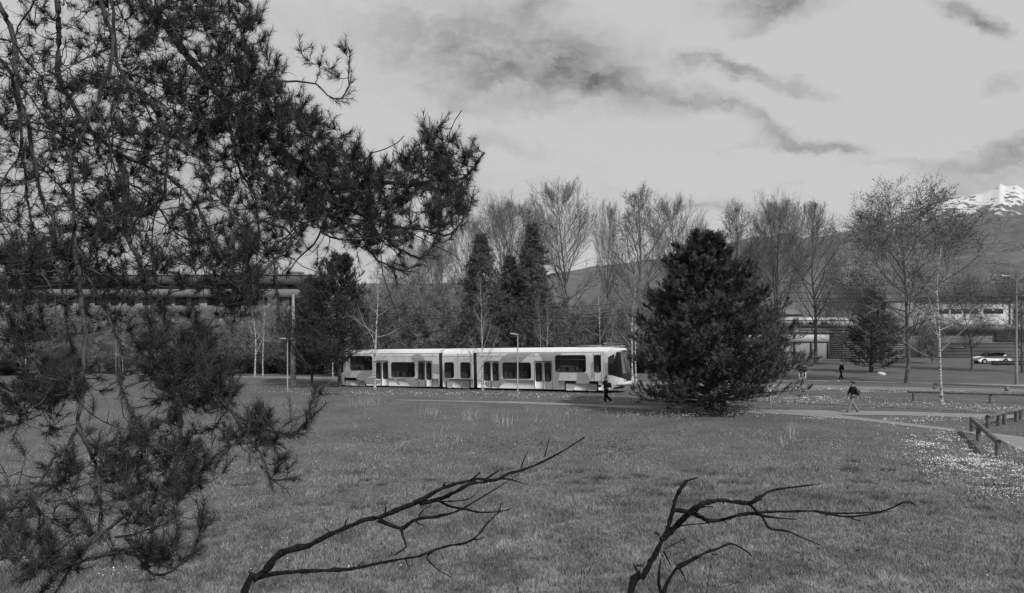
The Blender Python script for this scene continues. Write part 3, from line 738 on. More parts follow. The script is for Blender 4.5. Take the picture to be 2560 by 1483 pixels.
barrier([(2469.5, 1074.5), (2497, 1065), (2511, 1061), (2541, 1055), (2552, 1052), (2600, 1043)], [(0, 2, .05, -.05), (2, 4, -.02, .0), (4, 5, .05, .1)], .10, 'timber barrier of two short beams on thick posts at the right edge')
def far_rail():
    B = [gp(p, y) for p, y in ((2339, 973), (2519, 978), (2720, 985))]; o = B[0]
    t = empty('guard_rail', o, 0, 'far pale timber guard rail along the road at right', 'guard rail')
    for b in B: mb = MB(); q = b - o; mb.box(q + Vector((0, .1, .22)), (.2, .2, .5)); mb.build('post', MAT['woodpale'], t)
    mb = MB(); mb.box((B[0] + B[2]) / 2 - o + Vector((0, 0, .42)), ((B[2] - B[0]).length + .3, .1, .16), math.atan2(B[2].y - B[0].y, B[2].x - B[0].x)); mb.build('beam', MAT['woodpale'], t)
far_rail()
b = gp(1925, 1012); t = empty('marker_post', b, 0, 'pale waist-high post beside the big pine', 'post')
mb = MB(); mb.tube([(0, 0, -.1), (0, 0, 1.08), (0, 0, 1.12)], [.06, .06, .03], 10); mb.build('shaft', MAT['woodpale'], t, True); mb = MB(); mb.tube([(0, 0, .85), (0, 0, .95)], .064, 10); mb.build('band', MAT['cloth_white'], t)
b = gp(2203, 938); mb = MB(); rng = random.Random(3)
bmm = bmesh.new(); bmesh.ops.create_icosphere(bmm, subdivisions=2, radius=.32)
for v in bmm.verts: v.co = Vector((v.co.x * 1.3, v.co.y, v.co.z * .7)) * rng.uniform(.88, 1.1)
me = bpy.data.meshes.new('stone'); bmm.to_mesh(me); bmm.free(); me.materials.append(MAT['stone']); o = bpy.data.objects.new('stone', me); COL.objects.link(o); o.location = b + Vector((0, 0, .1)); tag(o, 'small pale stone lying on the lawn right of the evergreen bush', 'stone')

# small display stand
def stand():
    b = gp(2006, 953); t = empty('display_stand', b, R(-6), 'small white display stand with a dark striped top on the far lawn', 'display stand')
    k = b.y / F; w = 19 * k
    mb = MB(); mb.box((-w * .26, 0, .43), (w * .44, .05, .78)); p = mb.build('panel', MAT['cloth_white'], t)
    mb = MB(); mb.box((-w * .2, -.03, .56), (w * .26, .012, .46)); mb.build('dark_print', MAT['cloth_pack'], p)
    mb = MB(); mb.box((w * .26, 0, .52), (w * .42, .05, .70)); p = mb.build('panel', MAT['cloth_white'], t)
    mb = MB()
    ring = [(w * .26 + .075 * math.cos(a), .55 + .17 * math.sin(a)) for a in np.linspace(0, 2 * math.pi, 20)[:-1]]
    mb.prism(ring, -.036, -.02); mb.build('oval_mark', MAT['under'], p)
    for i, z in enumerate((.90, 1.04, 1.22)):
        mb = MB(); mb.box((0, 0, z), (w, .34, .075)); mb.build('dark_slat', MAT['under'], t)
    mb = MB(); mb.box((0, .02, 1.05), (w * .92, .25, .36)); mb.build('header', MAT['bdim'], t)
    mb = MB()
    for x in (-w * .45, w * .45): mb.box((x, .06, .62), (.05, .05, 1.26))
    mb.build('upright', MAT['pole'], t)
stand()

# ------------------------------------------------------------------ buildings
def long_building():
    Z = 115.0; k = Z / F; W = lambda px: (px - CX) * k; H = lambda py: CH - (py - HY) * k
    x0, x1 = W(-420), W(792); zb = gzf(x0, Z) - 2; top = H(689)
    t = empty('apartment_block', ((x0 + x1) / 2, Z, gzf((x0 + x1) / 2, Z)), 0, 'long flat-roofed block with pale balcony bands behind the pine', 'building')
    o = t.location; w = x1 - x0
    def bx(name, z0, z1, y0, y1, m, par=t, xa=x0, xb=x1):
        mb = MB(); mb.box(((xa + xb) / 2 - o.x, (y0 + y1) / 2, (z0 + z1) / 2 - o.z), (xb - xa, y1 - y0, z1 - z0)); return mb.build(name, m, par)
    bx('wall', zb, H(711), .6, 12, MAT['bgrey'])
    bx('roof', H(711), top, -.4, 12.5, MAT['bdark'])
    bx('roof_edge', top, top + .15, -.5, 12.6, MAT['bmid'])
    for i, x in enumerate(np.linspace(x0 + 8, x1 - 6, 7)): bx('roof_hatch', top + .15, top + .9, 4, 6, MAT['bdark'], t, x, x + 2.4)
    bands = [(723, 743), (764, 781), (803, 821), (843, 860), (882, 899)]
    rng = random.Random(5)
    for a, b in bands:
        p = bx('balcony_band', H(b), H(a), -.15, .75, MAT['bdim'] if a > 723 else MAT['bband'])
    prev = 711
    for a, b in bands:
        z1, z0 = H(prev) , H(a)
        n = 30; ww = w / n
        for i in range(n):
            xa = x0 + i * ww + .35; xb = xa + ww - rng.choice((.7, .9, 1.3))
            wd = bx('window', z0 + .02, z1 - .12, .52, .61, MAT['bglass'], t, xa, xb)
        prev = b
long_building()

def slats(t, o, x0, x1, z0, z1, y, n, m1, name='slatted_panel'):
    mb = MB(); mb.box(((x0 + x1) / 2 - o.x, y + .12 - o.y, (z0 + z1) / 2 - o.z), (x1 - x0, .1, z1 - z0)); p = mb.build(name, MAT['bdark'], t)
    mb = MB(); d = (z1 - z0) / n
    for i in range(n): mb.box(((x0 + x1) / 2 - o.x, y - o.y, z0 + d * (i + .5) - o.z), (x1 - x0, .12, d * .55))
    mb.build('slats', m1, p)
def bld(name, Z, label, cat='building', depth=14):
    k = Z / F; W = lambda px: (px - CX) * k; H = lambda py: CH - (py - HY) * k
    return k, W, H
def right_buildings():
    # grey warehouse with a slatted side
    Z = 112.0; k, W, H = bld('', Z, '')
    x0, x1 = W(1700), W(2262); t = empty('warehouse', (W(2050), Z, 0), 0, 'low grey warehouse with a white roof edge and slatted wall behind the lawn', 'building'); o = t.location
    def bx(name, xa, xb, z0, z1, y0, y1, m, par=t):
        mb = MB(); mb.box(((xa + xb) / 2 - o.x, (y0 + y1) / 2, (z0 + z1) / 2 - o.z), (xb - xa, y1 - y0, z1 - z0)); return mb.build(name, m, par)
    bx('wall', x0, W(2074), -1, H(854), 0, 12, MAT['bgrey']); bx('upper_wall', x0, W(2074), H(854) + .003, H(832), -.05, 12, MAT['bwhite'])
    bx('eave', x0, W(2074), H(855.5), H(854) , -.12, 0, MAT['bdark'])
    slats(t, o, W(2074) + .02, x1, -.6, H(822), Z - .1, 16, MAT['bmid'])
    bx('side_wing', W(2074), x1, -1, H(824), .3, 12, MAT['bmid'])
    bx('roof', x0, x1 - .3, H(832) + .003, H(829), -.3, 12, MAT['bmid'])
    for px in (1985, 2027, 2069): bx('downpipe', W(px), W(px) + .18, -.8, H(856), -.2, -.02, MAT['bdark'])
    # white-roofed hall behind
    Z = 128.0; k, W, H = bld('', Z, ''); x0, x1 = W(1945), W(2125)
    t = empty('hall', (W(2040), Z, 0), 0, 'white-topped hall rising behind the grey warehouse', 'building'); o = t.location
    bx('wall', x0, x1, -1, H(816), 0, 10, MAT['bmid'], t); bx('parapet', x0 - .3, x1 + .3, H(816), H(794), -.3, 10, MAT['bwhite'], t)
    bx('gutter', x0 - .3, x1 + .3, H(802), H(800.5), -.36, -.28, MAT['bdark'], t)
    for px in (1990, 2020, 2050): bx('window', W(px), W(px + 16), H(812), H(804), -.33, -.29, MAT['bglass'], t)
    bx('chimney', W(2085), W(2093), H(794), H(776), 2, 3.4, MAT['bdark'], t)
    # white office building
    Z = 126.0; k, W, H = bld('', Z, ''); x0, x1 = W(2292), W(2531)
    t = empty('office_building', (W(2410), Z, 0), 0, 'white office building with one row of dark windows at the far right', 'building'); o = t.location
    bx('wall', x0, x1, -1, H(751), 0, 13, MAT['bwhite'], t)
    bx('roof', x0 - .4, x1 + .4, H(751), H(748), -.5, 13, MAT['bmid'], t)
    for a, b in ((2344, 2372), (2377, 2404), (2409, 2445), (2459, 2508)): bx('window', W(a), W(b), H(784), H(772), -.05, .05, MAT['bglass'], t)
    bx('downpipe', W(2523), W(2525), H(808), H(753), -.15, -.02, MAT['bdark'], t)
    bx('lower_band', x0 - .1, x1 + .1, H(813), H(811), -.2, 0, MAT['bdim'], t)
    # higher building behind
    Z = 150.0; k, W, H = bld('', Z, ''); x0, x1 = W(2370), W(2760)
    t = empty('factory_roof_building', (W(2500), Z, 0), 0, 'dim flat-roofed building with dark roof boxes above the white office', 'building'); o = t.location
    bx('wall', x0, x1, -1, H(742), 0, 12, MAT['bmid'], t); bx('roof', x0 - .5, x1, H(742), H(739), -.6, 12, MAT['bgrey'], t)
    for a, b in ((2452, 2475), (2501, 2524)): bx('roof_box', W(a), W(b), H(739), H(730), 1, 4, MAT['bdark'], t)
    for a in range(2535, 2750, 30): bx('window', W(a), W(a + 22), H(783), H(775), -.05, .05, MAT['bglass'], t)
    # slatted depot at right
    Z = 116.0; k, W, H = bld('', Z, ''); x0, x1 = W(2264), W(2900)
    t = empty('depot', (W(2500), Z, 0), 0, 'long grey depot with horizontal metal slats behind the white car', 'building'); o = t.location
    bx('wall', x0, x1, -1, H(830), .3, 12, MAT['bgrey'], t); bx('roof_fascia', x0 - .2, x1, H(830), H(812), -.2, 12, MAT['bgrey'], t)
    slats(t, o, W(2490), x1, H(855), H(831), Z - .15, 7, MAT['bmid'], 'dark_slatted_panel')
    slats(t, o, W(2300), x1, -.6, H(855.5), Z - .1, 14, MAT['slat'])
    mb = MB()
    for (xa, ya, xb, yb) in ((2374, 845, 2411, 847), (2374, 868, 2411, 870), (2409, 845, 2411, 870)):
        mb.box(((W(xa) + W(xb)) / 2 - o.x, -.25, (H(ya) + H(yb)) / 2), (W(xb) - W(xa), .05, H(ya) - H(yb)))
    mb.build('pale_frame', MAT['bdim'], t)
    # small far roofs between the trees
    for i, (a, b, yt, yb, Z, lab) in enumerate(((1442, 1470, 779, 790, 160, 'small pale roof glimpsed above the tram through the bare trees'), (1405, 1530, 800, 806, 140, 'long low pale roof line glimpsed above the tram roof'), (1955, 2010, 776, 786, 170, 'small pale house far behind the warehouse'))):
        k, W, H = bld('', Z, ''); t = empty('far_house', (W((a + b) / 2), Z, 0), 0, lab, 'house'); o = t.location
        bx('wall', W(a), W(b), -1, H(yb), 0, 8, MAT['bmid'], t)
        mb = MB(); w = (W(b) - W(a)) / 2 + .3; V = [(-w, -.4, H(yb)), (w, -.4, H(yb)), (w, 4, H(yt)), (-w, 4, H(yt)), (-w, 8.4, H(yb)), (w, 8.4, H(yb))]
        mb.add(V, quads=[[0, 1, 2, 3], [3, 2, 5, 4]], tris=[[0, 3, 4], [1, 5, 2]]); mb.build('roof', MAT['bdim'], t)
        bx('window', W((a + b) / 2) - .6, W((a + b) / 2) + .6, H(yb) - 2.2, H(yb) - .9, -.03, .02, MAT['bglass'], t)
right_buildings()

# ------------------------------------------------------------------ car
def build_car():
    b = gp(2478, 911); b.y = 97; b.x = (2478 - CX) / F * 97; b.z = 0
    t = empty('parked_car', b, 0, 'white car with a black roof parked in front of the slatted depot', 'car'); L = 4.4
    # x to the right: rear at right
    low = [(-2.2, .35), (-2.2, .62), (-2.12, .78), (-1.35, .92), (-.95, .98), (1.35, 1.06), (1.65, 1.25), (1.95, 1.12), (2.15, 1.02), (2.2, .7), (2.18, .38), (1.75, .3)]
    for cx in (1.35,):
        low += [(cx + .38 * math.cos(a), .32 + .38 * math.sin(a)) for a in np.linspace(0, math.pi, 9)]
    low += [(-1.05, .27)]
    low += [(-1.4 + .38 * math.cos(a), .32 + .38 * math.sin(a)) for a in np.linspace(0, math.pi, 9)]
    mb = MB(); mb.prism(low, -.86, .86); body = mb.build('body', MAT['carwhite'], t)
    mb = MB(); mb.prism([(-1.15, .95), (-.45, 1.40), (.3, 1.50), (1.2, 1.45), (1.95, 1.12), (1.3, 1.02)], -.74, .74); g = mb.build('glasshouse', MAT['glass'], t)
    mb = MB(); mb.prism([(-.5, 1.38), (.3, 1.49), (1.2, 1.44), (1.7, 1.40), (1.2, 1.50), (.3, 1.55), (-.4, 1.46)], -.76, .76); mb.build('roof', MAT['black'], t)
    mb = MB(); mb.prism([(1.0, 1.02), (1.45, 1.02), (1.55, 1.36), (1.45, 1.42)], -.78, .78); mb.build('rear_pillar', MAT['carwhite'], t)
    for cx in (-1.4, 1.35):
        for y in (-.78, .78):
            mb = MB(); mb.tube([(cx, y - .1, .32), (cx, y + .1, .32)], .33, 18); w = mb.build('wheel', MAT['under'], t)
            mb = MB(); mb.tube([(cx, y - .115, .32), (cx, y + .115, .32)], .2, 14); mb.build('rim', MAT['pole'], w)
    mb = MB(); mb.box((1.95, -.8, .98), (.35, .14, .14)); mb.build('tail_light', MAT['line'], t)
    mb = MB(); mb.box((-2.02, -.8, .72), (.22, .14, .12)); mb.build('headlight', MAT['glassl'], t)
    mb = MB(); mb.box((0, -.87, .32), (2.0, .02, .08)); mb.build('sill', MAT['under'], t)
build_car()
Z = 93.5; mb = MB(); mb.box((0, 0, .22), (11, .4, .55)); mb.box((0, 0, .51), (11.1, .5, .05)); o = mb.build('low_dark_block', MAT['bdark']); o.location = ((2590 - CX) / F * Z, Z, 0); tag(o, 'low dark block along the top of the lawn near the car', 'wall')  # dark band above the lawn, drawn as a flat-topped block

# ------------------------------------------------------------------ people
def skin_mesh(name, joints, edges, m, parent, sub=1, root=0):
    me = bpy.data.meshes.new(name); me.from_pydata([j[:3] for j in joints], edges, []); o = bpy.data.objects.new(name, me); COL.objects.link(o)
    md = o.modifiers.new('s', 'SKIN'); md.use_smooth_shade = True
    for i, v in enumerate(me.skin_vertices[0].data):
        r = joints[i][3]; v.radius = (r, r if len(joints[i]) < 5 else joints[i][4]); v.use_root = (i == root)
    ms = o.modifiers.new('u', 'SUBSURF'); ms.levels = sub; ms.render_levels = sub
    dg = bpy.context.evaluated_depsgraph_get(); ev = o.evaluated_get(dg); nm = bpy.data.meshes.new_from_object(ev)
    o.modifiers.clear(); o.data = nm; nm.materials.clear(); nm.materials.append(m); bpy.data.meshes.remove(me)
    for p in nm.polygons: p.use_smooth = True
    o.parent = parent; return o
def person(px, fy, rz, label, pose, top, legs, shoes, coat=0.0, pack=None, packlabel=None, h=1.75, hairm='hair', bag=None, cap=False):
    b = gp(px, fy); t = empty('person', b, rz, label, 'person', 'people walking across the park'); s = h / 1.75; t.scale = (s, s, s)
    # x forward, y left
    J = [(0, 0, .94, .125, .14), (0, 0, 1.12, .11, .13), (.0, 0, 1.34, .12, .16), (.01, 0, 1.47, .07), (.03, 0, 1.53, .052), (.05, 0, 1.62, .082, .085), (.035, 0, 1.70, .075), (.10, 0, 1.56, .035), (.145, 0, 1.63, .014)]
    E = [(0, 1), (1, 2), (2, 3), (3, 4), (4, 5), (5, 6), (5, 7), (5, 8)]
    def chain(pts, start):
        k = start
        for p in pts: J.append(p); E.append((k, len(J) - 1)); k = len(J) - 1
        return k
    (kf, af, tf), (kr, ar, tr) = pose['legs']
    chain([(0.0, .09, .86, .09), (kf[0], .10, kf[1], .058), (af[0], .10, af[1], .042), (tf[0], .11, tf[1], .03)], 0)
    chain([(0.0, -.09, .86, .09), (kr[0], -.10, kr[1], .058), (ar[0], -.10, ar[1], .042), (tr[0], -.11, tr[1], .03)], 0)
    tips = []
    for sgn, (e, w) in ((1, pose['arms'][0]), (-1, pose['arms'][1])):
        k = chain([(0, sgn * .19, 1.41, .055), (e[0], sgn * .24, e[1], .042), (w[0], sgn * .22, w[1], .028), (w[0] + .02, sgn * .22, w[1] - .06, .032, .018)], 2)
        for f, (dx, dz) in enumerate(((-.03, -.075), (-.01, -.09), (.012, -.085), (.032, -.07))):
            chain([(w[0] + .02 + dx, sgn * .22, w[1] - .06 - .04, .008), (w[0] + .025 + dx, sgn * .215, w[1] - .06 + dz, .007)], k)
        chain([(w[0] + .055, sgn * .215, w[1] - .075, .009), (w[0] + .07, sgn * .21, w[1] - .10, .008)], k)
        tips.append((e, w))
    body = skin_mesh('body', J, E, MAT['skin'], t)
    # trousers
    JT = [(0, 0, .96, .145, .165)]; ET = []
    for sg, (k_, a_, _) in ((1, pose['legs'][0]), (-1, pose['legs'][1])):
        n = len(JT); JT += [(0, sg * .095, .86, .112), (k_[0], sg * .10, k_[1], .082), (a_[0] * .93 + k_[0] * .07, sg * .10, a_[1] * .93 + k_[1] * .07, .066)]; ET += [(0, n), (n, n + 1), (n + 1, n + 2)]
    skin_mesh('trousers', JT, ET, MAT[legs], t)
    # jacket
    JJ = [(0, 0, .92 - coat, .155 + coat * .1, .175), (0, 0, 1.14, .135, .16), (0, 0, 1.34, .145, .185), (.01, 0, 1.47, .085)]; EJ = [(0, 1), (1, 2), (2, 3)]
    for sg, (e, w) in ((1, tips[0]), (-1, tips[1])):
        n = len(JJ); JJ += [(0, sg * .19, 1.40, .078), (e[0], sg * .245, e[1], .062), (w[0] * .9 + e[0] * .1, sg * .222, w[1] * .9 + e[1] * .1, .05)]; EJ += [(2, n), (n, n + 1), (n + 1, n + 2)]
    skin_mesh('jacket', JJ, EJ, MAT[top], t)
    # hair or cap
    skin_mesh('cap' if cap else 'hair', [(.015, 0, 1.70, .088, .09), (-.02, 0, 1.65, .085, .09), (-.03, 0, 1.60, .06)] + ([(.13, 0, 1.71, .03, .05)] if cap else []), [(0, 1), (1, 2)] + ([(0, 3)] if cap else []), MAT[hairm], t)
    for sg, (_, a_, t_) in ((1, pose['legs'][0]), (-1, pose['legs'][1])):
        d = Vector((t_[0] - a_[0], 0, t_[1] - a_[1])).normalized()
        skin_mesh('shoe', [(a_[0] - d.x * .05, sg * .105, max(a_[1] - d.z * .05 - .02, .04), .046), (a_[0] * .5 + t_[0] * .5, sg * .108, a_[1] * .5 + t_[1] * .5, .045), (t_[0], sg * .11, t_[1] + .01, .036)], [(0, 1), (1, 2)], MAT[shoes], t)
    if pack:
        bp = empty('backpack', b, rz, packlabel, 'backpack', 'backpacks worn by the walkers'); bp.scale = (s, s, s)
        if pack == 'up': c = [(-.22, 0, 1.02, .13, .14), (-.24, 0, 1.2, .13, .15), (-.20, 0, 1.36, .09, .12)]
        else: c = [(-.24, 0, 1.0, .12, .15), (-.30, 0, 1.12, .13, .16), (-.24, 0, 1.3, .11, .14)]
        sack = skin_mesh('sack', c, [(0, 1), (1, 2)], MAT['cloth_pack'], bp)
        skin_mesh('pocket', [(c[0][0] - .09, 0, 1.02, .05, .10), (c[1][0] - .09, 0, 1.13, .045, .09)], [(0, 1)], MAT['cloth_dark'], bp)
        for sg in (-1, 1):
            mb = MB(); mb.tube([(-.12, sg * .11, 1.40), (.0, sg * .12, 1.515), (.12, sg * .12, 1.42), (.15, sg * .13, 1.25), (.02, sg * .17, 1.08), (-.14, sg * .13, 1.0)], .018, 6); mb.build('strap', MAT['cloth_dark'], bp, True)
    return t
walk1 = dict(legs=(((.04, .50), (.02, .08), (.15, .03)), ((-.10, .50), (-.40, .17), (-.36, .05))), arms=(((.02, 1.13), (.12, .90)), ((-.06, 1.13), (-.02, .88))))
walk2 = dict(legs=(((.20, .52), (.38, .10), (.52, .10)), ((-.06, .48), (-.36, .10), (-.24, .03))), arms=(((-.10, 1.14), (-.14, .92)), ((.10, 1.14), (.20, .95))))
walk3 = dict(legs=(((.13, .5), (.25, .08), (.38, .03)), ((-.04, .49), (-.22, .10), (-.11, .03))), arms=(((-.05, 1.13), (-.02, .90)), ((.05, 1.13), (.10, .90))))
person(1514, 1012, math.pi, 'person in dark clothes and white shoes walking left past the tram front', walk1, 'cloth_dark', 'cloth_black', 'shoe_white', .06, 'up', 'grey-brown backpack on the walker in front of the tram', 1.82)
person(2133, 1032, math.pi + .12, 'person in dark jacket, cap and pale trousers striding left on the near path', walk2, 'cloth_dark', 'cloth_light', 'cloth_black', 0, 'low', 'dark backpack on the walker in pale trousers', 1.78, cap=True)
person(2104, 953.5, math.pi, 'person in a long black coat walking on the far footpath', walk3, 'cloth_black', 'cloth_black', 'shoe_white', .12, h=1.8)
person(248, 931, math.pi * .6, 'small distant person in a white top seen through the pine branches', walk3, 'cloth_white', 'cloth_dark', 'cloth_dark', 0, h=1.7)

# ------------------------------------------------------------------ trees
def grow(start, d, length, K, wig, up, rng):
    N = len(start); P = np.zeros((N, K, 3)); P[:, 0] = start; d = unit(d); st = (np.asarray(length) / (K - 1)).reshape(-1, 1)
    up = np.broadcast_to(np.asarray(up, float), (N,)).reshape(-1, 1) if np.ndim(up) < 2 else up
    for k in range(1, K):
        d = unit(d + rng.normal(size=(N, 3)) * wig + np.array([[0, 0, 1.]]) * up)
        P[:, k] = P[:, k - 1] + d * st
    return P
def spawn(P, Rr, n, t0, t1, ang, rng, tpow=1.0, jitter=.25):
    """n children on every parent: start, direction, parent radius, position along, parent index"""
    N, K, _ = P.shape; t = t0 + (t1 - t0) * ((np.arange(n)[None] + rng.uniform(0, 1, (N, n))) / n) ** tpow
    f = t * (K - 1); i = np.minimum(f.astype(int), K - 2); fr = (f - i)[..., None]; r = np.arange(N)[:, None]
    S = P[r, i] * (1 - fr) + P[r, i + 1] * fr; T_ = unit(P[r, i + 1] - P[r, i]); rad = Rr[r, i] * (1 - fr[..., 0]) + Rr[r, i + 1] * fr[..., 0]
    phi = np.arange(n)[None] * 2.39996 + rng.uniform(0, 6.28, (N, 1)) + rng.normal(size=(N, n)) * .4
    a = np.where(np.abs(T_[..., 2:]) < .9, np.array([0, 0, 1.]), np.array([1., 0, 0])); A = unit(np.cross(T_, a)); B = np.cross(T_, A)
    an = ang * (1 + rng.normal(size=(N, n)) * jitter); an = an[..., None]
    D = T_ * np.cos(an) + (A * np.cos(phi)[..., None] + B * np.sin(phi)[..., None]) * np.sin(an)
    return S.reshape(-1, 3), D.reshape(-1, 3), rad.ravel(), t.ravel(), np.repeat(np.arange(N), n)
def taper(r0, K, end=.3): return np.asarray(r0).reshape(-1, 1) * np.linspace(1, end, K)[None]

def finish(t):
    c = next(o for o in t.children if o.name.split('.')[0] in ('crown', 'foliage')); V = np.zeros(len(c.data.vertices) * 3, np.float32); c.data.vertices.foreach_get('co', V); V = V.reshape(-1, 3)
    t['H'] = float(np.percentile(V[:, 2], 99.9)); q = 6 if any(o.name.startswith('limbs') for o in t.children) else 1.5; t['W'] = float(np.percentile(V[:, 0], 100 - q) - np.percentile(V[:, 0], q))
def bare_tree(seed, H, clear, spread, shape, n1=26, n2=10, n3=7, n4=4, up1=.10, ang1=.85, r0=.02, bark='treebark', limb='treebark', tw='twig', leaf=0, leafsize=.05, a2=.72, up2=.07, wg=.07, twr=.011, crownlen=None, lean=0, wob=.03, name='bare_tree', fork=False):
    rng = np.random.default_rng(seed); K0 = 14
    P0 = grow(np.zeros((1, 3)), np.array([[lean, 0, 1.]]), H, K0, wob, .03, rng); R0 = taper([H * r0], K0, .1) ; R0[:, 0] *= 1.35
    if fork:
        S, D, ra, t, ix = spawn(P0, R0, 3, clear * .9, clear * 1.5, .35, rng); Pf = grow(S, D, H * (1 - t) * .95, K0, wob * 1.5, .08, rng); Rf = taper(ra * .8, K0, .12)
        P0 = np.concatenate([P0, Pf]); R0 = np.concatenate([R0, Rf]); n1 = n1 // 2
    t = empty(name, (0, 0, 0)); parts = [tubes(P0, R0, 10)]
    S, D, ra, tt, ix = spawn(P0, R0, n1, clear, .97, ang1, rng, .9)
    rel = (tt - clear) / (1 - clear); ln = H * spread * np.array([shape(float(q)) for q in rel]) * rng.uniform(.75, 1.15, len(rel))
    P1 = grow(S, D, ln, 9, wg, up1, rng); R1 = np.maximum(taper(np.minimum(ra * .55, ln * .018), 9, .22), twr * 1.1)
    lb = [tubes(P1, R1, 5)]
    S, D, ra, t2, ix = spawn(P1, R1, n2, .18, .97, a2, rng); l2 = ln[ix] * (.55 - .30 * t2) * rng.uniform(.7, 1.25, len(t2))
    P2 = grow(S, D, l2, 6, wg * 1.5, up2, rng); R2 = np.maximum(taper(ra * .55, 6, .4), twr)
    S, D, ra, t3, ix = spawn(P2, R2, n3, .15, 1, a2 * .92, rng); l3 = np.maximum(l2[ix] * (.55 - .2 * t3), H * .018) * rng.uniform(.7, 1.3, len(t3))
    P3 = grow(S, D, l3, 4, wg * 2, up2 + .01, rng); R3 = np.full(P3.shape[:2], twr) * np.array([1, .9, .75, .5])[None]
    tws = [tubes(P2, R2, 3), ribbons(P3, R3, rng)]
    if n4:
        S, D, ra, t4, ix = spawn(P3, R3, n4, .2, 1, .6, rng); l4 = np.maximum(l3[ix] * .5, H * .012) * rng.uniform(.6, 1.3, len(t4))
        P4 = grow(S, D, l4, 3, .18, .06, rng); R4 = np.full(P4.shape[:2], twr * .72) * np.array([1, .8, .45])[None]
        tws.append(ribbons(P4, R4, rng)); tipP = P4
    else: tipP = P3
    V, Fs = merge(parts); tr = mesh_np('trunk', V, Fs, MAT[bark], t, True)
    V, Fs = merge(lb); mesh_np('limbs', V, Fs, MAT[limb], t, True)
    V, Fs = merge(tws); mesh_np('crown', V, Fs, MAT[tw], t)
    if leaf:
        S = tipP[:, 1:].reshape(-1, 3); S = S[rng.random(len(S)) < leaf]; n = len(S); d1 = unit(rng.normal(size=(n, 3)) + [0, 0, .8]); d2 = unit(np.cross(d1, rng.normal(size=(n, 3)))); sz = leafsize * rng.uniform(.6, 1.4, (n, 1))
        V = np.stack([S, S + d1 * sz + d2 * sz * .4, S + d1 * sz * 2, S + d1 * sz - d2 * sz * .4], 1).reshape(-1, 3)
        mesh_np('buds', V, np.arange(4 * n).reshape(-1, 4), MAT['bud'], t)
    finish(t); return t

def conifer(seed, H, prof, n_l, n_s, nn, nlen, nwid, m, bark='bark', base=.05, up=.05, droop=0.0, slen=.35, name='conifer', stems=1, tr=.018, upshoot=.8, lopx=0, asym=0, inner=.35, dead=0, ydroop=False, gap=.0, tipvar=.2, lobe=1.0):
    rng = np.random.default_rng(seed); t = empty(name, (0, 0, 0)); K0 = 12
    D0 = np.array([[lopx, 0, 1.]] * stems) + rng.normal(size=(stems, 3)) * (.0 if stems == 1 else .12); P0 = grow(np.zeros((stems, 3)) + rng.normal(size=(stems, 3)) * [.25 * (stems > 1), .1 * (stems > 1), 0], D0, H * np.linspace(.96, .85, stems), K0, .03, .03, rng); R0 = taper([H * tr] * stems, K0, .12)
    S, D, ra, tt, ix = spawn(P0, R0, n_l // stems, base, .985, 1.25, rng, 1.0)
    D[:, 2] = D[:, 2] * .3 + rng.normal(size=len(D)) * .12 + (-.08 + .75 * tt if not ydroop else .05 - .15 * tt); D = unit(D)
    az = np.arctan2(D[:, 1], D[:, 0])
    hh = S[:, 2] / H; Rm = np.interp(hh, [p[0] for p in prof], [p[1] for p in prof])
    lob = 1 + lobe * (.12 * np.sin(az * 3 + hh * 17 + seed) + .09 * np.sin(az * 5 - hh * 29 + seed * 2)) + asym * np.cos(az)
    ln = Rm * lob * rng.uniform(1 - tipvar * 1.6, 1.08, len(Rm)); ln = np.maximum(ln, .15)
    P1 = grow(S, D, ln, 8, .06, up if not ydroop else droop, rng); R1 = np.maximum(taper(np.minimum(ra * .4, ln * .02), 8, .2), .008)
    # side twigs filling the outer part of each limb
    S, D, ra, t2, ix = spawn(P1, R1, n_s, inner, 1.0, .8, rng, .8, .35); l2 = np.maximum(ln[ix] * .24 * (1.35 - t2), slen * .7) * rng.uniform(.6, 1.2, len(t2))
    P2 = grow(S, D, l2, 4, .12, .09 if not ydroop else -.03, rng); R2 = np.maximum(taper(ra * .5, 4, .5), .006)
    V, Fs = merge([tubes(P0, R0, 10)]); mesh_np('trunk', V, Fs, MAT[bark], t, True)
    V, Fs = merge([tubes(P1, R1, 4), ribbons(P2, R2, rng)]); mesh_np('branches', V, Fs, MAT[bark], t)
    # needle shoots at the ends and middle of the twigs
    B = []; A = []
    for k in (1, 2, 3):
        keep = rng.random(len(P2)) > (gap if k == 3 else gap + .25)
        ax = unit(unit(P2[:, min(k + 1, 3)] - P2[:, k - 1]) + rng.normal(size=(len(P2), 3)) * .22 + np.array([[0, 0, upshoot]])); B.append(P2[keep, k]); A.append(ax[keep])
    B = np.vstack(B); A = np.vstack(A)
    V, T_ = shoots(B, A, slen * rng.uniform(.6, 1.2, len(B)), nn, nlen, nwid, rng)
    mesh_np('crown', V, T_, MAT[m], t)
    if dead:
        th = rng.uniform(0, 6.28, dead); S = np.stack([np.cos(th) * .3, np.sin(th) * .3, rng.uniform(.2, .9, dead)], 1)
        D = np.stack([np.cos(th), np.sin(th), rng.uniform(-.1, .25, dead)], 1); Pd = grow(S, D, rng.uniform(1.3, 3.3, dead), 9, .13, -.02, rng); Pd[..., 2] = np.maximum(Pd[..., 2], .05)
        Rd = taper(np.full(dead, .03), 9, .3); S, D, ra, t2, ix = spawn(Pd, Rd, 7, .2, 1, .9, rng); Pe = grow(S, D, rng.uniform(.4, 1.1, len(S)), 5, .2, .02, rng); Pe[..., 2] = np.maximum(Pe[..., 2], .04)
        V, Fs = merge([tubes(Pd, Rd, 4), ribbons(Pe, np.full(Pe.shape[:2], .009), rng)]); mesh_np('dead_lower_branches', V, Fs, MAT['twig'], t)
    finish(t); return t

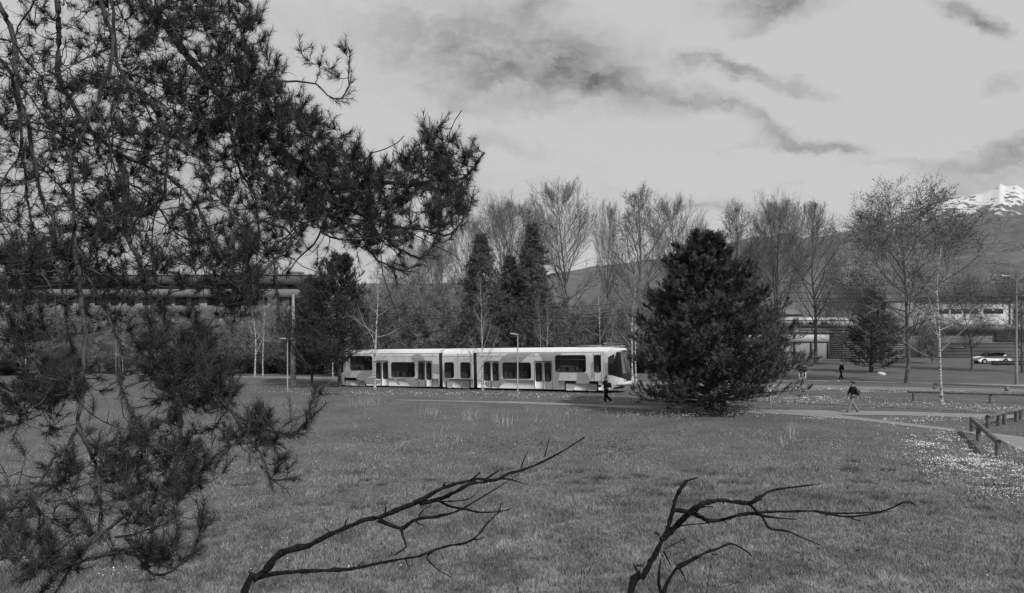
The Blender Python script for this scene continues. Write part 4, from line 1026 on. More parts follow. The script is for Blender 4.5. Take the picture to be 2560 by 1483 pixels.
def shrub(seed, W, H, n, m, name='shrub', size=.14):
    rng = np.random.default_rng(seed); t = empty(name, (0, 0, 0)); ns = 26
    th = rng.uniform(0, 6.28, ns); S = np.stack([np.cos(th) * .2, np.sin(th) * .2, np.zeros(ns)], 1); D = np.stack([np.cos(th) * .8, np.sin(th) * .5, np.ones(ns)], 1)
    P1 = grow(S, D, H * rng.uniform(.7, 1.05, ns), 7, .12, .05, rng); R1 = taper(np.full(ns, .035), 7, .3); P1[..., 0] *= W / H * .9
    S, D, ra, t2, ix = spawn(P1, R1, 12, .1, 1, .8, rng); P2 = grow(S, D, rng.uniform(.3, .9, len(S)) * H * .35, 5, .2, .03, rng); R2 = taper(np.full(len(S), .014), 5, .5)
    V, Fs = merge([tubes(P1, R1, 4), ribbons(P2, R2, rng)]); mesh_np('stems', V, Fs, MAT['twig'], t)
    c = P2[:, 1:].reshape(-1, 3); c = c[rng.integers(0, len(c), n)] + rng.normal(size=(n, 3)) * .14; c[:, 2] = np.maximum(c[:, 2], .05)
    d1 = unit(rng.normal(size=(n, 3))); d2 = unit(np.cross(d1, rng.normal(size=(n, 3)))); sz = size * rng.uniform(.5, 1.3, (n, 1))
    V = np.stack([c - d1 * sz, c + d2 * sz * .5, c + d1 * sz, c - d2 * sz * .5], 1).reshape(-1, 3)
    mesh_np('foliage', V, np.arange(4 * n).reshape(-1, 4), MAT[m], t); finish(t); return t

used = set()
def plant(proto, px, Z, top, label, cat, group, wid=1.0, rz=None, basey=None, wpx=None):
    """put a tree (its first use is the prototype itself) with its foot at a pixel column and its top at a given row"""
    if basey: p = gp(px, basey)
    else: x = (px - CX) / F * Z; p = Vector((x, Z, gzf(x, Z)))
    h = CH - (top - HY) / F * p.y - p.z; s = h / proto['H']
    if wpx: wid = wpx / F * p.y / proto['W'] / s
    o = proto if proto.name not in used else copy_tree(proto); used.add(proto.name)
    o.location = p; o.scale = (s * wid, s * wid, s); o.rotation_euler = (0, 0, rz if rz is not None else random.uniform(0, 6.28))
    tag(o, label, cat, group); return o
oval = lambda q: max(.05, (1 - q) ** .75 * (.55 + .75 * min(1, q * 4)))
tA = bare_tree(11, 24, .24, .46, lambda q: (.62 + 1.1 * q if q < .3 else .95 * ((1 - q) / .7) ** .6 + .06), n1=36, n2=11, n3=7, n4=3, up1=.03, ang1=.82, a2=.55, up2=.07, wg=.05, r0=.012, twr=.018, leaf=.35, leafsize=.06)
tB = bare_tree(23, 24, .20, .44, lambda q: (.62 + 1.1 * q if q < .3 else .95 * ((1 - q) / .7) ** .6 + .06), n1=36, n2=11, n3=7, n4=3, up1=.025, ang1=.9, a2=.6, up2=.06, wg=.055, r0=.012, twr=.017, leaf=.3, leafsize=.06, fork=True)
tG = bare_tree(71, 24, .18, .40, lambda q: (.62 + 1.1 * q if q < .3 else .95 * ((1 - q) / .7) ** .6 + .06), n1=30, n2=10, n3=7, n4=3, up1=.04, ang1=.72, a2=.6, up2=.07, wg=.075, r0=.014, twr=.017, leaf=.5, leafsize=.06, wob=.06)
tC = bare_tree(37, 18, .22, .44, lambda q: .35 + .75 * math.sin(min(1, q + .15) * 2.6), n1=32, n2=10, n3=8, n4=4, up1=.08, ang1=1.0, r0=.012, twr=.017, leaf=1.0, leafsize=.075, name='budding_tree', wob=.05)
tD = bare_tree(41, 10, .04, .46, lambda q: .8 - .45 * q, n1=40, n2=11, n3=8, n4=4, up1=.07, ang1=.85, r0=.010, twr=.013, tw='twigpale', name='bare_bush_tree', fork=True, leaf=.35, leafsize=.05, wob=.07)
tE = bare_tree(53, 10, .22, .38, lambda q: (1.0 - q) * .9 + .12, n1=15, n2=7, n3=5, n4=3, up1=.05, ang1=.95, r0=.010, bark='birch', limb='birchlimb', tw='birchtwig', twr=.007, name='birch', wob=.035)
tF = bare_tree(59, 10, .20, .36, lambda q: (1.0 - q) * .85 + .15, n1=13, n2=8, n3=6, n4=3, up1=.09, ang1=.75, r0=.010, bark='birch', limb='birchlimb', tw='birchtwig', twr=.007, name='birch', wob=.045)

GR = 'tall bare trees behind the tram'
for px, Z, top, pr, w, lab in [
    (1267, 93, 478, tB, 165, 'bare tree rising behind the two spruces'), (1424, 90, 447, tA, 165, 'tallest bare oval-crowned tree, with a low fork, behind the middle of the tram'),
    (1590, 92, 463, tG, 150, 'bare tree rising straight above the tram cab'), (1700, 95, 484, tA, 130, 'bare tree just left of the big pine'),
    (1835, 98, 503, tG, 130, 'bare tree mostly hidden behind the big pine'), (1945, 92, 474, tB, 150, 'bare tree just right of the big pine top'), (2040, 97, 494, tG, 120, 'right-hand slimmer bare tree of the row beside the mountain view'),
    (1160, 112, 535, tA, 110, 'pale bare tree between the foreground pine tip and the spruces'), (1085, 108, 580, tB, 120, 'lower bare tree under the pine tips'), (1519, 104, 500, tA, 60, 'narrow bare tree between the two big crowns above the tram'),
    (1010, 104, 640, tA, 110, 'low bare tree left of the spruces behind the tram'), (1890, 110, 590, tB, 80, 'faint bare tree behind the right side of the big pine'), (640, 150, 645, tB, 110, 'bare tree behind the right end of the long block'), (30, 150, 590, tB, 150, 'bare tree at the far left above the block'), (150, 150, 620, tA, 120, 'second bare tree above the block at the left')]:
    plant(pr, px, Z, top, lab, 'tree', GR, wpx=w * .95)
plant(tC, 2268, 65, 447, 'broad budding tree in front of the snowy mountain', 'tree', None, 1, 5.2, 958, 245)
plant(tC, 2556, 78, 660, 'budding tree cut by the right edge of the view', 'tree', None, .9, 2.2, wpx=130)
plant(tC, 2430, 84, 680, 'low budding tree to the right of the birch, before the depot', 'tree', None, .8, 4.1, wpx=100)
plant(tC, 2105, 95, 700, 'low bare tree left of the evergreen bush, before the warehouse', 'tree', None, .8, 1.1, wpx=130)
GB = 'birches beside the track'
for px, by, top, pr, w, rz, lab in [
    (937, 974, 660, tE, .95, .4, 'birch in front of the rear car of the tram'), (1206, 977, 690, tF, .75, 2.0, 'birch in front of the second gangway of the tram'),
    (2354, 1011, 596, tE, .95, 4.2, 'slender birch with a dark-marked foot at the right, behind the timber barrier'),
    (1582, 958, 640, tF, .9, 1.2, 'birch just right of the tram nose'), (1590, 957, 660, tE, .8, 5.1, 'second birch close behind the tram nose'),
    (637, 943, 690, tF, .9, 3.3, 'left birch of the pair left of the thick mast'), (657, 941, 730, tE, .8, 0.3, 'right birch of the pair left of the thick mast'), (832, 944, 700, tF, .6, 2.5, 'birch behind the dark conifer at the rear of the tram'),
    (1350, 940, 735, tF, .7, 4.4, 'birch behind the tram above its second window'), (1366, 942, 745, tE, .6, 1.4, 'thin birch beside it behind the tram roof'), (1501, 945, 690, tE, .8, 3.0, 'straight birch behind the tram cab door'),
    (1530, 944, 760, tF, .6, .9, 'low birch behind the tram cab'), (290, 936, 800, tE, .6, .1, 'thin birch trunk by the far hedge at the left'), (307, 936, 790, tF, .6, .1, 'second thin birch trunk by the far hedge')]:
    plant(pr, px, 0, top, lab, 'tree', GB, w, rz, by)
GT = 'bushy bare trees behind the tram'
rr = random.Random(4)
for px, top, Z, lab in [(900, 720, 92, 'twiggy bare tree above the rear car, just left of the first birch'), (965, 705, 95, 'twiggy bare tree above the rear window of the tram'), (1030, 690, 92, 'twiggy bare tree above the second door of the rear car'), (1090, 700, 90, 'twiggy bare tree above the first gangway'),
    (1150, 740, 90, 'twiggy bare tree at the foot of the left spruce'), (1215, 745, 86, 'twiggy bare tree between the two spruces, above the second gangway'), (1290, 740, 88, 'twiggy bare tree behind the lamp post in front of the tram'), (1365, 725, 90, 'twiggy bare tree right of the tall spruce'), (1440, 745, 86, 'twiggy bare tree below the tallest bare crown'),
    (1500, 735, 88, 'twiggy bare tree above the cab door of the tram'), (1560, 730, 84, 'twiggy bare tree above the tram nose'), (1640, 725, 88, 'twiggy bare tree between the nose birches and the big pine'), (700, 740, 96, 'twiggy bare tree behind the left slim lamp post'), (770, 735, 92, 'twiggy bare tree behind the lower dark conifer'),
    (1720, 735, 92, 'twiggy bare tree behind the left side of the big pine'), (1930, 760, 96, 'twiggy bare tree at the right side of the big pine'), (2200, 770, 100, 'twiggy bare tree behind the evergreen bush'), (2330, 790, 98, 'twiggy bare tree behind the slender right-hand birch'),
    (250, 765, 101, 'twiggy bare tree behind the distant person in white'), (345, 760, 103, 'twiggy bare tree right of the thin far birches'), (500, 765, 101, 'twiggy bare tree behind the densest pine branches'), (640, 770, 101, 'twiggy bare tree behind the pair of birches'),
    (60, 740, 100, 'twiggy bare tree at the left edge, before the block'), (160, 760, 104, 'twiggy bare tree right of the pale mast at the left'), (430, 770, 100, 'twiggy bare tree before the middle of the block'), (560, 760, 104, 'twiggy bare tree before the right half of the block')]:
    plant(tD, px, Z, top + 4, lab, 'tree', GT, rr.uniform(.95, 1.25))

# the big pine and the other conifers
big = conifer(5, 10.3, [(0, 2.3), (.06, 3.1), (.14, 3.9), (.26, 4.2), (.36, 3.7), (.46, 3.2), (.56, 2.6), (.66, 2.0), (.76, 1.45), (.88, .9), (1, .3)], 380, 15, 34, .16, .021, 'needle_far', base=.05, up=.04, slen=.32, name='pine_tree', stems=3, tr=.016, upshoot=1.0, asym=.0, inner=.36, dead=30, tipvar=.10, lobe=1.0)
plant(big, 1790, 0, 589, 'big dense dark pine standing between the two walkers', 'tree', None, 1.0, 0.0, 1030, 324)
ced = conifer(8, 11.7, [(0, 2.2), (.14, 3.2), (.22, 4.3), (.4, 4.2), (.6, 3.3), (.75, 2.5), (.9, 1.3), (1, .3)], 190, 16, 26, .15, .024, 'needle_cedar', base=.17, up=.05, slen=.32, name='conifer', lopx=-.02, asym=-.15, inner=.3, gap=.15, tr=.015)
plant(ced, 850, 0, 630, 'dark open conifer in front of the rear end of the tram', 'tree', None, 1.0, .2, 967, 195)
cc = plant(ced, 780, 72, 690, 'lower dark conifer just left of the tram rear', 'tree', None, .95, 2.2, wpx=120)
spr = conifer(9, 17, [(0, 4.6), (.3, 4.3), (.6, 2.7), (.8, 1.15), (.93, .35), (1, .05)], 230, 14, 22, .22, .030, 'needle_spruce', base=.05, slen=.34, name='spruce', gap=.12, droop=-.05, ydroop=True, upshoot=.1, inner=.15, tr=.011, tipvar=.3)
plant(spr, 1205, 77, 585, 'left of the two dark spruces behind the tram', 'tree', 'spruces behind the tram', 1.1, 1.0, wpx=150)
plant(spr, 1325, 78, 557, 'right, taller of the two dark spruces behind the tram', 'tree', 'spruces behind the tram', 1.0, 2.6, wpx=155)
plant(spr, 1272, 79, 640, 'lower spruce between the two tall spruces behind the tram', 'tree', 'spruces behind the tram', 1.0, 4.0, wpx=130)
ev = conifer(12, 9, [(0, 2.5), (.3, 2.7), (.6, 1.7), (.85, .8), (1, .2)], 110, 13, 26, .14, .020, 'needle_cedar', base=.05, up=.06, slen=.3, name='evergreen_tree', inner=.25, gap=.1)
plant(ev, 2178, 79, 726, 'dark evergreen behind the walker in the long coat', 'tree', None, 1.05, .5, wpx=125)

sh = shrub(3, 2.6, 2.0, 11000, 'bushleaf', size=.055)
GS = 'dark shrubs along the far verge'
for px, Z, top, lab in [(20, 104, 880, 'far dark shrub at the left edge of the view'), (120, 103, 885, 'far dark shrub at the foot of the pale left mast'), (200, 102, 888, 'far dark shrub just left of the distant person in white'), (290, 100, 886, 'far dark shrub behind the thin far birches'), (380, 99, 888, 'far dark shrub right of the thin far birches'),
    (470, 97, 884, 'far dark shrub behind the densest pine branches'), (560, 95, 880, 'far dark shrub at the right rim of the near pine'), (620, 94, 868, 'dark shrub behind the pair of birches'), (680, 92, 862, 'dark shrub behind the left slim lamp post'), (730, 90, 870, 'dark shrub behind the thick mast'),
    (790, 88, 858, 'dark shrub under the lower dark conifer'), (870, 84, 850, 'dark shrub behind the rear end of the tram'), (1600, 80, 850, 'dark shrub just right of the tram nose'), (1640, 79, 840, 'dark shrub between the tram nose and the big pine'), (1690, 82, 850, 'dark shrub behind the left foot of the big pine'),
    (1100, 80, 850, 'dark shrub peeping over the tram at the first gangway'), (1180, 80, 850, 'dark shrub peeping over the tram at the second gangway'), (1420, 80, 854, 'dark shrub peeping over the roof above the big front window'), (1330, 80, 854, 'dark shrub peeping over the roof right of the lamp post'), (980, 82, 856, 'dark shrub peeping over the roof of the rear car')]:
    plant(sh, px, Z, top, lab, 'shrub', GS, rr.uniform(1.0, 1.3))

# ------------------------------------------------------------------ the near pine
def near_pine():
    rng = np.random.default_rng(77)
    base = Vector((-4.5, 5.6, 0)); base.z = gzf(base.x, base.y)
    t = empty('pine_tree', base, 0, 'near pine with drooping needled branches filling the left of the view', 'tree'); o = np.array(base)
    A3 = lambda px, py, Z: ((px - CX) / F * Z, Z, CH - (py - HY) / F * Z)
    trunk = catmull([(0, 0, -.1), (.05, .05, 2.2), (0, .1, 4.5), (-.08, 0, 7), (0, .1, 9.5), (.05, 0, 12.0)], .3) + o
    # limbs: (start on trunk or None), radius at start (m), radius at end, points (px, py, depth)
    LB = [
     ('T7.6', .036, .005, [(40, -260, 5.2), (120, -120, 4.9), (143, 0, 4.8), (146, 71, 4.8), (150, 190, 4.8), (189, 275, 4.8), (214, 314, 4.75), (250, 346, 4.7), (289, 379, 4.7), (332, 400, 4.65), (375, 421, 4.6), (414, 438, 4.6), (440, 454, 4.55), (480, 500, 4.5), (520, 570, 4.5), (560, 640, 4.5)]),
     (None, .020, .004, [(289, 379, 4.7), (300, 410, 4.65), (314, 446, 4.6), (314, 500, 4.55), (311, 564, 4.5), (321, 600, 4.5), (343, 643, 4.45), (361, 714, 4.4), (375, 750, 4.4), (382, 786, 4.35), (400, 850, 4.3), (420, 930, 4.25), (440, 1000, 4.2)]),
     ('T8.0', .028, .003, [(180, -300, 5.0), (240, -120, 4.6), (250, 0, 4.5), (268, 54, 4.5), (282, 96, 4.5), (279, 150, 4.45), (264, 196, 4.4), (246, 250, 4.4), (221, 296, 4.35), (204, 343, 4.3), (179, 379, 4.3), (175, 411, 4.25), (182, 464, 4.2), (184, 571, 4.2), (187, 614, 4.15), (211, 643, 4.1), (214, 686, 4.1), (229, 711, 4.05), (250, 746, 4.0), (268, 786, 4.0), (286, 832, 3.95), (300, 861, 3.95), (300, 930, 3.9), (315, 1000, 3.9)]),
     ('T9.0', .055, .016, [(200, -260, 5.6), (339, -20, 5.3), (386, 36, 5.2), (429, 82, 5.2), (464, 136, 5.2), (500, 179, 5.2), (560, 250, 5.2), (640, 320, 5.2), (720, 390, 5.2), (800, 440, 5.2), (856, 478, 5.2)]),
     (None, .018, .006, [(856, 478, 5.2), (886, 471, 5.2), (931, 462, 5.2), (977, 457, 5.2), (1022, 465, 5.15), (1067, 456, 5.1), (1112, 450, 5.1), (1157, 447, 5.1), (1188, 417, 5.1), (1212, 382, 5.1)]),
     (None, .016, .006, [(800, 440, 5.2), (847, 507, 5.1), (886, 531, 5.1), (931, 543, 5.05), (962, 555, 5.0), (1000, 570, 5.0), (1037, 572, 5.0), (1082, 582, 5.0), (1112, 587, 5.0), (1142, 573, 5.0), (1163, 531, 5.0)]),
     (None, .012, .005, [(720, 390, 5.2), (780, 500, 5.0), (835, 549, 4.95), (886, 564, 4.9), (946, 585, 4.9), (992, 619, 4.9), (1046, 643, 4.9), (1070, 631, 4.9), (1082, 607, 4.9)]),
     (None, .012, .004, [(780, 500, 5.0), (870, 560, 4.9), (916, 607, 4.85), (931, 637, 4.8), (962, 658, 4.8), (1001, 676, 4.8), (1034, 667, 4.8)]),
     (None, .011, .004, [(740, 530, 4.9), (805, 580, 4.8), (856, 598, 4.8), (916, 601, 4.8)]),
     ('T7.0', .030, .004, [(-120, -200, 5.0), (0, 18, 4.7), (14, 46, 4.7), (32, 89, 4.7), (39, 161, 4.65), (43, 214, 4.6), (54, 268, 4.6), (68, 304, 4.5), (80, 370, 4.5), (95, 450, 4.4), (105, 500, 4.4), (130, 540, 4.4), (136, 600, 4.3), (122, 650, 4.3), (150, 690, 4.3), (165, 800, 4.2), (180, 860, 4.2)]),
     ('T8.4', .022, .007, [(220, -200, 4.9), (279, 0, 4.7), (286, 71, 4.7), (293, 154, 4.7), (321, 207, 4.65), (357, 243, 4.6), (386, 279, 4.6), (411, 329, 4.6), (418, 357, 4.55), (416, 446, 4.5), (404, 493, 4.5), (375, 520, 4.45), (345, 545, 4.4), (320, 580, 4.4)]),
     ('T6.4', .022, .006, [(-200, 60, 5.2), (-60, 120, 5.0), (0, 150, 4.9), (30, 200, 4.8), (50, 300, 4.8), (60, 420, 4.7), (80, 560, 4.6)]),
     (None, .009, .004, [(560, 250, 5.2), (607, 211, 5.1), (661, 207, 5.1), (714, 205, 5.1), (786, 209, 5.1), (807, 229, 5.1), (832, 246, 5.1), (854, 246, 5.1), (871, 214, 5.1), (874, 142, 5.1)]),
     (None, .016, .006, [(187, 614, 4.15), (200, 700, 4.1), (205, 780, 4.0), (215, 840, 3.9), (204, 960, 3.8), (206, 996, 3.8), (193, 1068, 3.7), (172, 1110, 3.7), (133, 1150, 3.6), (118, 1175, 3.6), (100, 1211, 3.6)]),
     (None, .011, .004, [(193, 1068, 3.7), (215, 1103, 3.7), (229, 1146, 3.7), (240, 1175, 3.7), (251, 1232, 3.65), (250, 1330, 3.6)]),
     (None, .013, .005, [(440, 1000, 4.2), (450, 1040, 4.1), (450, 1100, 4.0), (435, 1180, 3.9), (423, 1204, 3.8), (376, 1243, 3.7), (333, 1275, 3.6), (287, 1308, 3.5), (258, 1333, 3.5), (215, 1365, 3.4), (179, 1412, 3.3), (143, 1469, 3.3), (100, 1530, 3.3)]),
     (None, .007, .004, [(287, 1343, 3.5), (340, 1336, 3.5), (390, 1318, 3.5), (426, 1297, 3.5)]),
     ('T1.6', .020, .005, [(-120, 1640, 3.9), (60, 1520, 3.5), (100, 1483, 3.4), (147, 1426, 3.3), (215, 1404, 3.3), (262, 1390, 3.3), (294, 1383, 3.3), (340, 1390, 3.3)]),
     (None, .014, .004, [(400, 850, 4.3), (470, 900, 4.2), (538, 989, 4.1), (581, 1032, 4.0), (627, 1060, 4.0), (681, 1078, 3.9), (717, 1085, 3.9), (763, 1060, 3.9), (785, 1032, 3.9), (787, 992, 3.9)]),
     (None, .008, .004, [(581, 1032, 4.0), (609, 1085, 3.9), (638, 1114, 3.9), (663, 1157, 3.9), (677, 1196, 3.9), (717, 1196, 3.9)]),
     (None, .007, .004, [(333, 1440, 3.5), (380, 1437, 3.5), (430, 1426, 3.5), (465, 1402, 3.5), (484, 1372, 3.5)]),
     (None, .012, .005, [(560, 640, 4.5), (610, 560, 4.6), (680, 560, 4.7), (730, 590, 4.7), (700, 640, 4.6), (660, 680, 4.5), (610, 740, 4.5)]),
     (None, .010, .004, [(560, 250, 5.2), (600, 420, 5.0), (640, 500, 4.9), (650, 600, 4.8), (680, 640, 4.8), (690, 720, 4.8), (700, 790, 4.8), (730, 860, 4.8), (760, 900, 4.8)]),
     (None, .012, .005, [(0, 680, 4.3), (40, 700, 4.3), (100, 720, 4.3), (160, 760, 4.2)]),
     (None, .014, .006, [(0, 840, 4.2), (40, 870, 4.2), (90, 900, 4.2), (150, 960, 4.1)]),
    ]
    NP = [trunk[10:]]; NR = [np.full(len(trunk) - 10, .05)]; paths = []
    limbs = [(trunk, np.linspace(.2, .07, len(trunk)))]
    done = []
    for st, ra, rb, pts in LB:
        P = [A3(*p) for p in pts]
        if st: z = float(st[1:]); i = np.argmin(np.abs(trunk[:, 2] - o[2] - z)); P = [tuple(trunk[i])] + P
        elif len(done):
            D = np.vstack(done); a = np.array(P[0]); j = np.argmin(((D - a) ** 2).sum(1)); P[0] = tuple(D[j]) if np.linalg.norm(D[j] - a) > .05 else P[0]
        C = catmull(P, .05); C[1:-1] += rng.normal(size=C[1:-1].shape) * .004
        rr_ = np.linspace(ra, rb, len(C)) ; limbs.append((C, rr_)); done.append(C); NP.append(C); NR.append(rr_)
    V = []
    mbp = []
    for P, r in limbs[1:]:
        mbp.append(tubes(P[None], r[None] * (1 + .08 * rng.normal(size=(1, len(r)))), 7))
    v, f = tubes(limbs[0][0][None], limbs[0][1][None], 14); mesh_np('trunk', v - o, f, MAT['bark'], t, True)
    # long hanging side limbs
    for P, r in list(limbs[1:]):
        nb = int(len(P) * .11)
        for _ in range(nb):
            i = rng.integers(int(len(P) * .15), len(P) - 1)
            if P[i][2] < 4.75 or r[i] < .006: continue
            L = rng.uniform(.35, 1.25); d = unit(np.array([rng.normal() * .8, rng.normal() * .45, rng.normal() * .35 - .25])); Q = grow(P[i][None], d[None], [L], 14, .20, -.05 + .1 * rng.random(), rng)[0]
            q = np.linspace(min(r[i] * .6, rng.uniform(.005, .010)), .0028, 14); limbs.append((Q, q)); NP.append(Q); NR.append(q); mbp.append(tubes(Q[None], q[None], 6))
    # targets for the fine branching: centre, radii (photo px), number, share carrying needles, depth
    outline = [(-330, -260), (420, -260), (560, -60), (625, 5), (655, 60), (668, 130), (700, 175), (745, 230), (795, 290), (835, 318), (875, 345), (912, 380), (940, 415), (975, 400), (1012, 365), (1050, 325), (1085, 308), (1120, 325), (1150, 365), (1175, 350), (1212, 362),
               (1210, 400), (1180, 445), (1182, 525), (1150, 575), (1110, 570), (1090, 630), (1050, 645), (1010, 672), (945, 640), (870, 610), (815, 640), (755, 705), (675, 725), (615, 780), (592, 830), (610, 900), (612, 970), (600, 1010), (650, 1030), (715, 1060), (700, 1090), (672, 1120), (705, 1190), (660, 1200), (610, 1140), (570, 1120), (540, 1190), (480, 1225), (440, 1290), (410, 1340), (480, 1360), (455, 1410), (385, 1425), (300, 1400), (230, 1420), (100, 1450), (-330, 1450)]
    BL = [(560, 150, 130, 130, 130, .97, 5.2), (660, 300, 130, 110, 145, .97, 5.2), (800, 430, 130, 90, 150, .97, 5.2), (930, 490, 130, 80, 130, .95, 5.1), (1080, 420, 90, 90, 110, .98, 5.1), (1130, 520, 50, 50, 30, .95, 5.0), (470, 40, 170, 80, 105, .95, 5.0),
          (520, 330, 130, 120, 120, .75, 5.0), (700, 520, 150, 80, 130, .7, 5.0), (960, 600, 110, 50, 60, .6, 4.9), (120, 650, 110, 70, 85, .85, 4.5), (50, 700, 90, 80, 28, .8, 4.4), (250, 570, 60, 60, 40, .9, 4.5),
          (460, 910, 95, 85, 105, .95, 4.3), (530, 985, 70, 50, 45, .95, 4.2), (350, 850, 90, 90, 26, .6, 4.3), (400, 1100, 150, 90, 46, .7, 4.0), (230, 1150, 120, 90, 24, .6, 3.8), (130, 980, 40, 30, 22, 1, 4.1), (330, 1190, 60, 40, 14, .9, 3.8), (460, 1190, 80, 50, 24, .9, 3.8), (640, 1100, 60, 60, 20, .9, 3.9), (60, 1010, 120, 60, 40, .85, 4.2), (130, 960, 90, 60, 22, .85, 4.1),
          (120, 1280, 130, 80, 30, .7, 3.6), (300, 1280, 130, 80, 28, .7, 3.6), (120, 1400, 70, 30, 14, .95, 3.4), (400, 1390, 60, 40, 12, .95, 3.5), (20, 1340, 60, 50, 18, .8, 3.5),
          (130, 200, 200, 200, 290, .32, 4.8), (330, 250, 160, 200, 280, .36, 4.8), (120, 450, 170, 120, 110, .38, 4.7), (330, 520, 170, 140, 120, .4, 4.6), (500, 640, 150, 110, 110, .6, 4.6), (640, 640, 110, 70, 60, .7, 4.7), (600, 760, 60, 40, 24, .9, 4.6), (60, 830, 120, 70, 36, .7, 4.3), (320, 700, 120, 90, 80, .6, 4.4), (-150, 300, 180, 400, 130, .6, 5.0), (-150, 900, 180, 300, 70, .7, 4.6), (250, -130, 300, 90, 110, .6, 5.1), (760, 300, 80, 50, 24, 1, 5.1), (700, 210, 60, 40, 14, 1, 5.1)]
    TG = []
    for cx, cy, rx, ry, n, sh_, Z in BL:
        q = 0
        while q < n:
            x, y = rng.normal(cx, rx * .62), rng.normal(cy, ry * .62)
            if in_poly(np.array([x]), np.array([y]), outline)[0]:
                TG.append((*A3(x, y, Z + rng.normal() * .33), rng.random() < sh_, x, y)); q += 1
    # hand-placed tips that show in outline
    for x, y, Z in [(750, 125, 5.1), (770, 150, 5.1), (800, 160, 5.1), (830, 170, 5.1), (862, 130, 5.1), (845, 190, 5.1), (690, 175, 5.1), (1060, 318, 5.1), (1100, 315, 5.1), (1195, 372, 5.1), (1130, 350, 5.1), (1160, 410, 5.1), (1165, 470, 5.0), (1150, 545, 5.0), (1120, 560, 5.0), (1085, 600, 4.9), (1028, 668, 4.8), (980, 672, 4.8), (800, 985, 3.9), (785, 1010, 3.9), (770, 1035, 3.9), (735, 1070, 3.9), (720, 1190, 3.9), (690, 1180, 3.9), (700, 1150, 3.9), (655, 1110, 3.9), (482, 1352, 3.5), (470, 1370, 3.5), (455, 1395, 3.5), (425, 1400, 3.5), (560, 1180, 3.9), (535, 1190, 3.9), (500, 1215, 3.9), (60, 1130, 3.7), (110, 1410, 3.3), (140, 1420, 3.3), (380, 1300, 3.5)]:
        TG.append((*A3(x, y, Z), True, x, y))
    Tg = np.array([g[:3] for g in TG]); nd = np.array([g[3] for g in TG], bool)
    NPa = np.vstack(NP[1:]); NRa = np.concatenate(NR[1:]); cap = 60000
    PP = np.zeros((cap, 3)); PR = np.zeros(cap); n = len(NPa); PP[:n] = NPa; PR[:n] = NRa
    d0 = np.array([((NPa[::3] - g) ** 2).sum(1).min() for g in Tg]); order = np.argsort(d0 * rng.uniform(.7, 1.3, len(d0)))
    K = 9; paths = []; rads = []; SB = []; SA = []; SL = []
    tt = np.linspace(0, 1, K)[:, None]
    for gi in order:
        g = Tg[gi]; dd = PP[:n] - g; d2 = (dd ** 2).sum(1) + np.where(dd[:, 2] < -.05, .02, 0); j = int(np.argmin(d2)); a = PP[j]; L = math.sqrt(((g - a) ** 2).sum())
        if L < .03: g = g + rng.normal(size=3) * .05; L = math.sqrt(((g - a) ** 2).sum())
        dirn = (g - a) / L; side = unit(np.cross(dirn, rng.normal(size=3)))
        sag = L * rng.uniform(.10, .34)
        c1 = a + dirn * L * .33 + side * L * rng.uniform(.05, .30) + np.array([0, 0, -sag]); c2 = a + dirn * L * .72 - side * L * rng.uniform(-.1, .25) + np.array([0, 0, -sag * .9])
        P = (1 - tt) ** 3 * a + 3 * (1 - tt) ** 2 * tt * c1 + 3 * (1 - tt) * tt ** 2 * c2 + tt ** 3 * g
        P[1:-1] += rng.normal(size=(K - 2, 3)) * L * .018
        r0 = min(max(PR[j] * .65, .0028), .0030 + L * .012); rr_ = np.linspace(r0, .0022, K); paths.append(P); rads.append(rr_)
        PP[n:n + K - 1] = P[1:]; PR[n:n + K - 1] = rr_[1:]; n += K - 1
        if nd[gi]:
            ax = unit(P[-1] - P[-2] + np.array([0, 0, .6]) * L * .3 + rng.normal(size=3) * L * .10)
            ns = rng.integers(1, 4)
            SB.append(P[-1]); SA.append(ax); SL.append(rng.uniform(.06, .15)); SB.append(P[-2]); SA.append(unit(P[-1] - P[-2])); SL.append(np.linalg.norm(P[-1] - P[-2]))
            for q in range(ns):
                kk = rng.integers(4, K); a2 = unit(unit(P[kk] - P[kk - 1]) + rng.normal(size=3) * .6 + np.array([0, 0, .5])); SB.append(P[kk]); SA.append(a2); SL.append(rng.uniform(.04, .12))
        elif rng.random() < .5:
            SB.append(P[-1]); SA.append(unit(P[-1] - P[-2] + rng.normal(size=3) * .02)); SL.append(.02)
    PA = np.array(paths); RA = np.array(rads)
    mbp.append(tubes(PA, RA, 4))
    # short bare side twigs
    S, D, ra, t2, ix = spawn(PA, RA, 2, .3, .95, .9, rng); Pq = grow(S, D, rng.uniform(.04, .13, len(S)), 5, .25, .03, rng); mbp.append(tubes(Pq, np.full(Pq.shape[:2], .0016), 3))
    v, f = merge(mbp); mesh_np('branches', v - o, f, MAT['bark'], t, True)
    for P, r in limbs[1:26]:
        if r[-1] <= .0055:
            m = int(len(P) * .64)
            for i in range(m, len(P) - 1, 1): SB.append(P[i]); SA.append(unit(P[i + 1] - P[i - 1])); SL.append(.11)
            SB.append(P[-1]); SA.append(unit(P[-1] - P[-3])); SL.append(.05)
    SB = np.array(SB); SA = np.array(SA); SL = np.array(SL)
    # stems of the shoots
    Ps = np.stack([SB, SB + SA * SL[:, None]], 1); v1, f1 = tubes(Ps, np.full(Ps.shape[:2], .002), 3)
    mesh_np('shoots', v1 - o, f1, MAT['bark'], t)
    v, f = shoots(SB, SA, SL, 44, .058, .0025, rng, .66)
    mesh_np('needles', v - o, f, MAT['needle'], t)
near_pine()

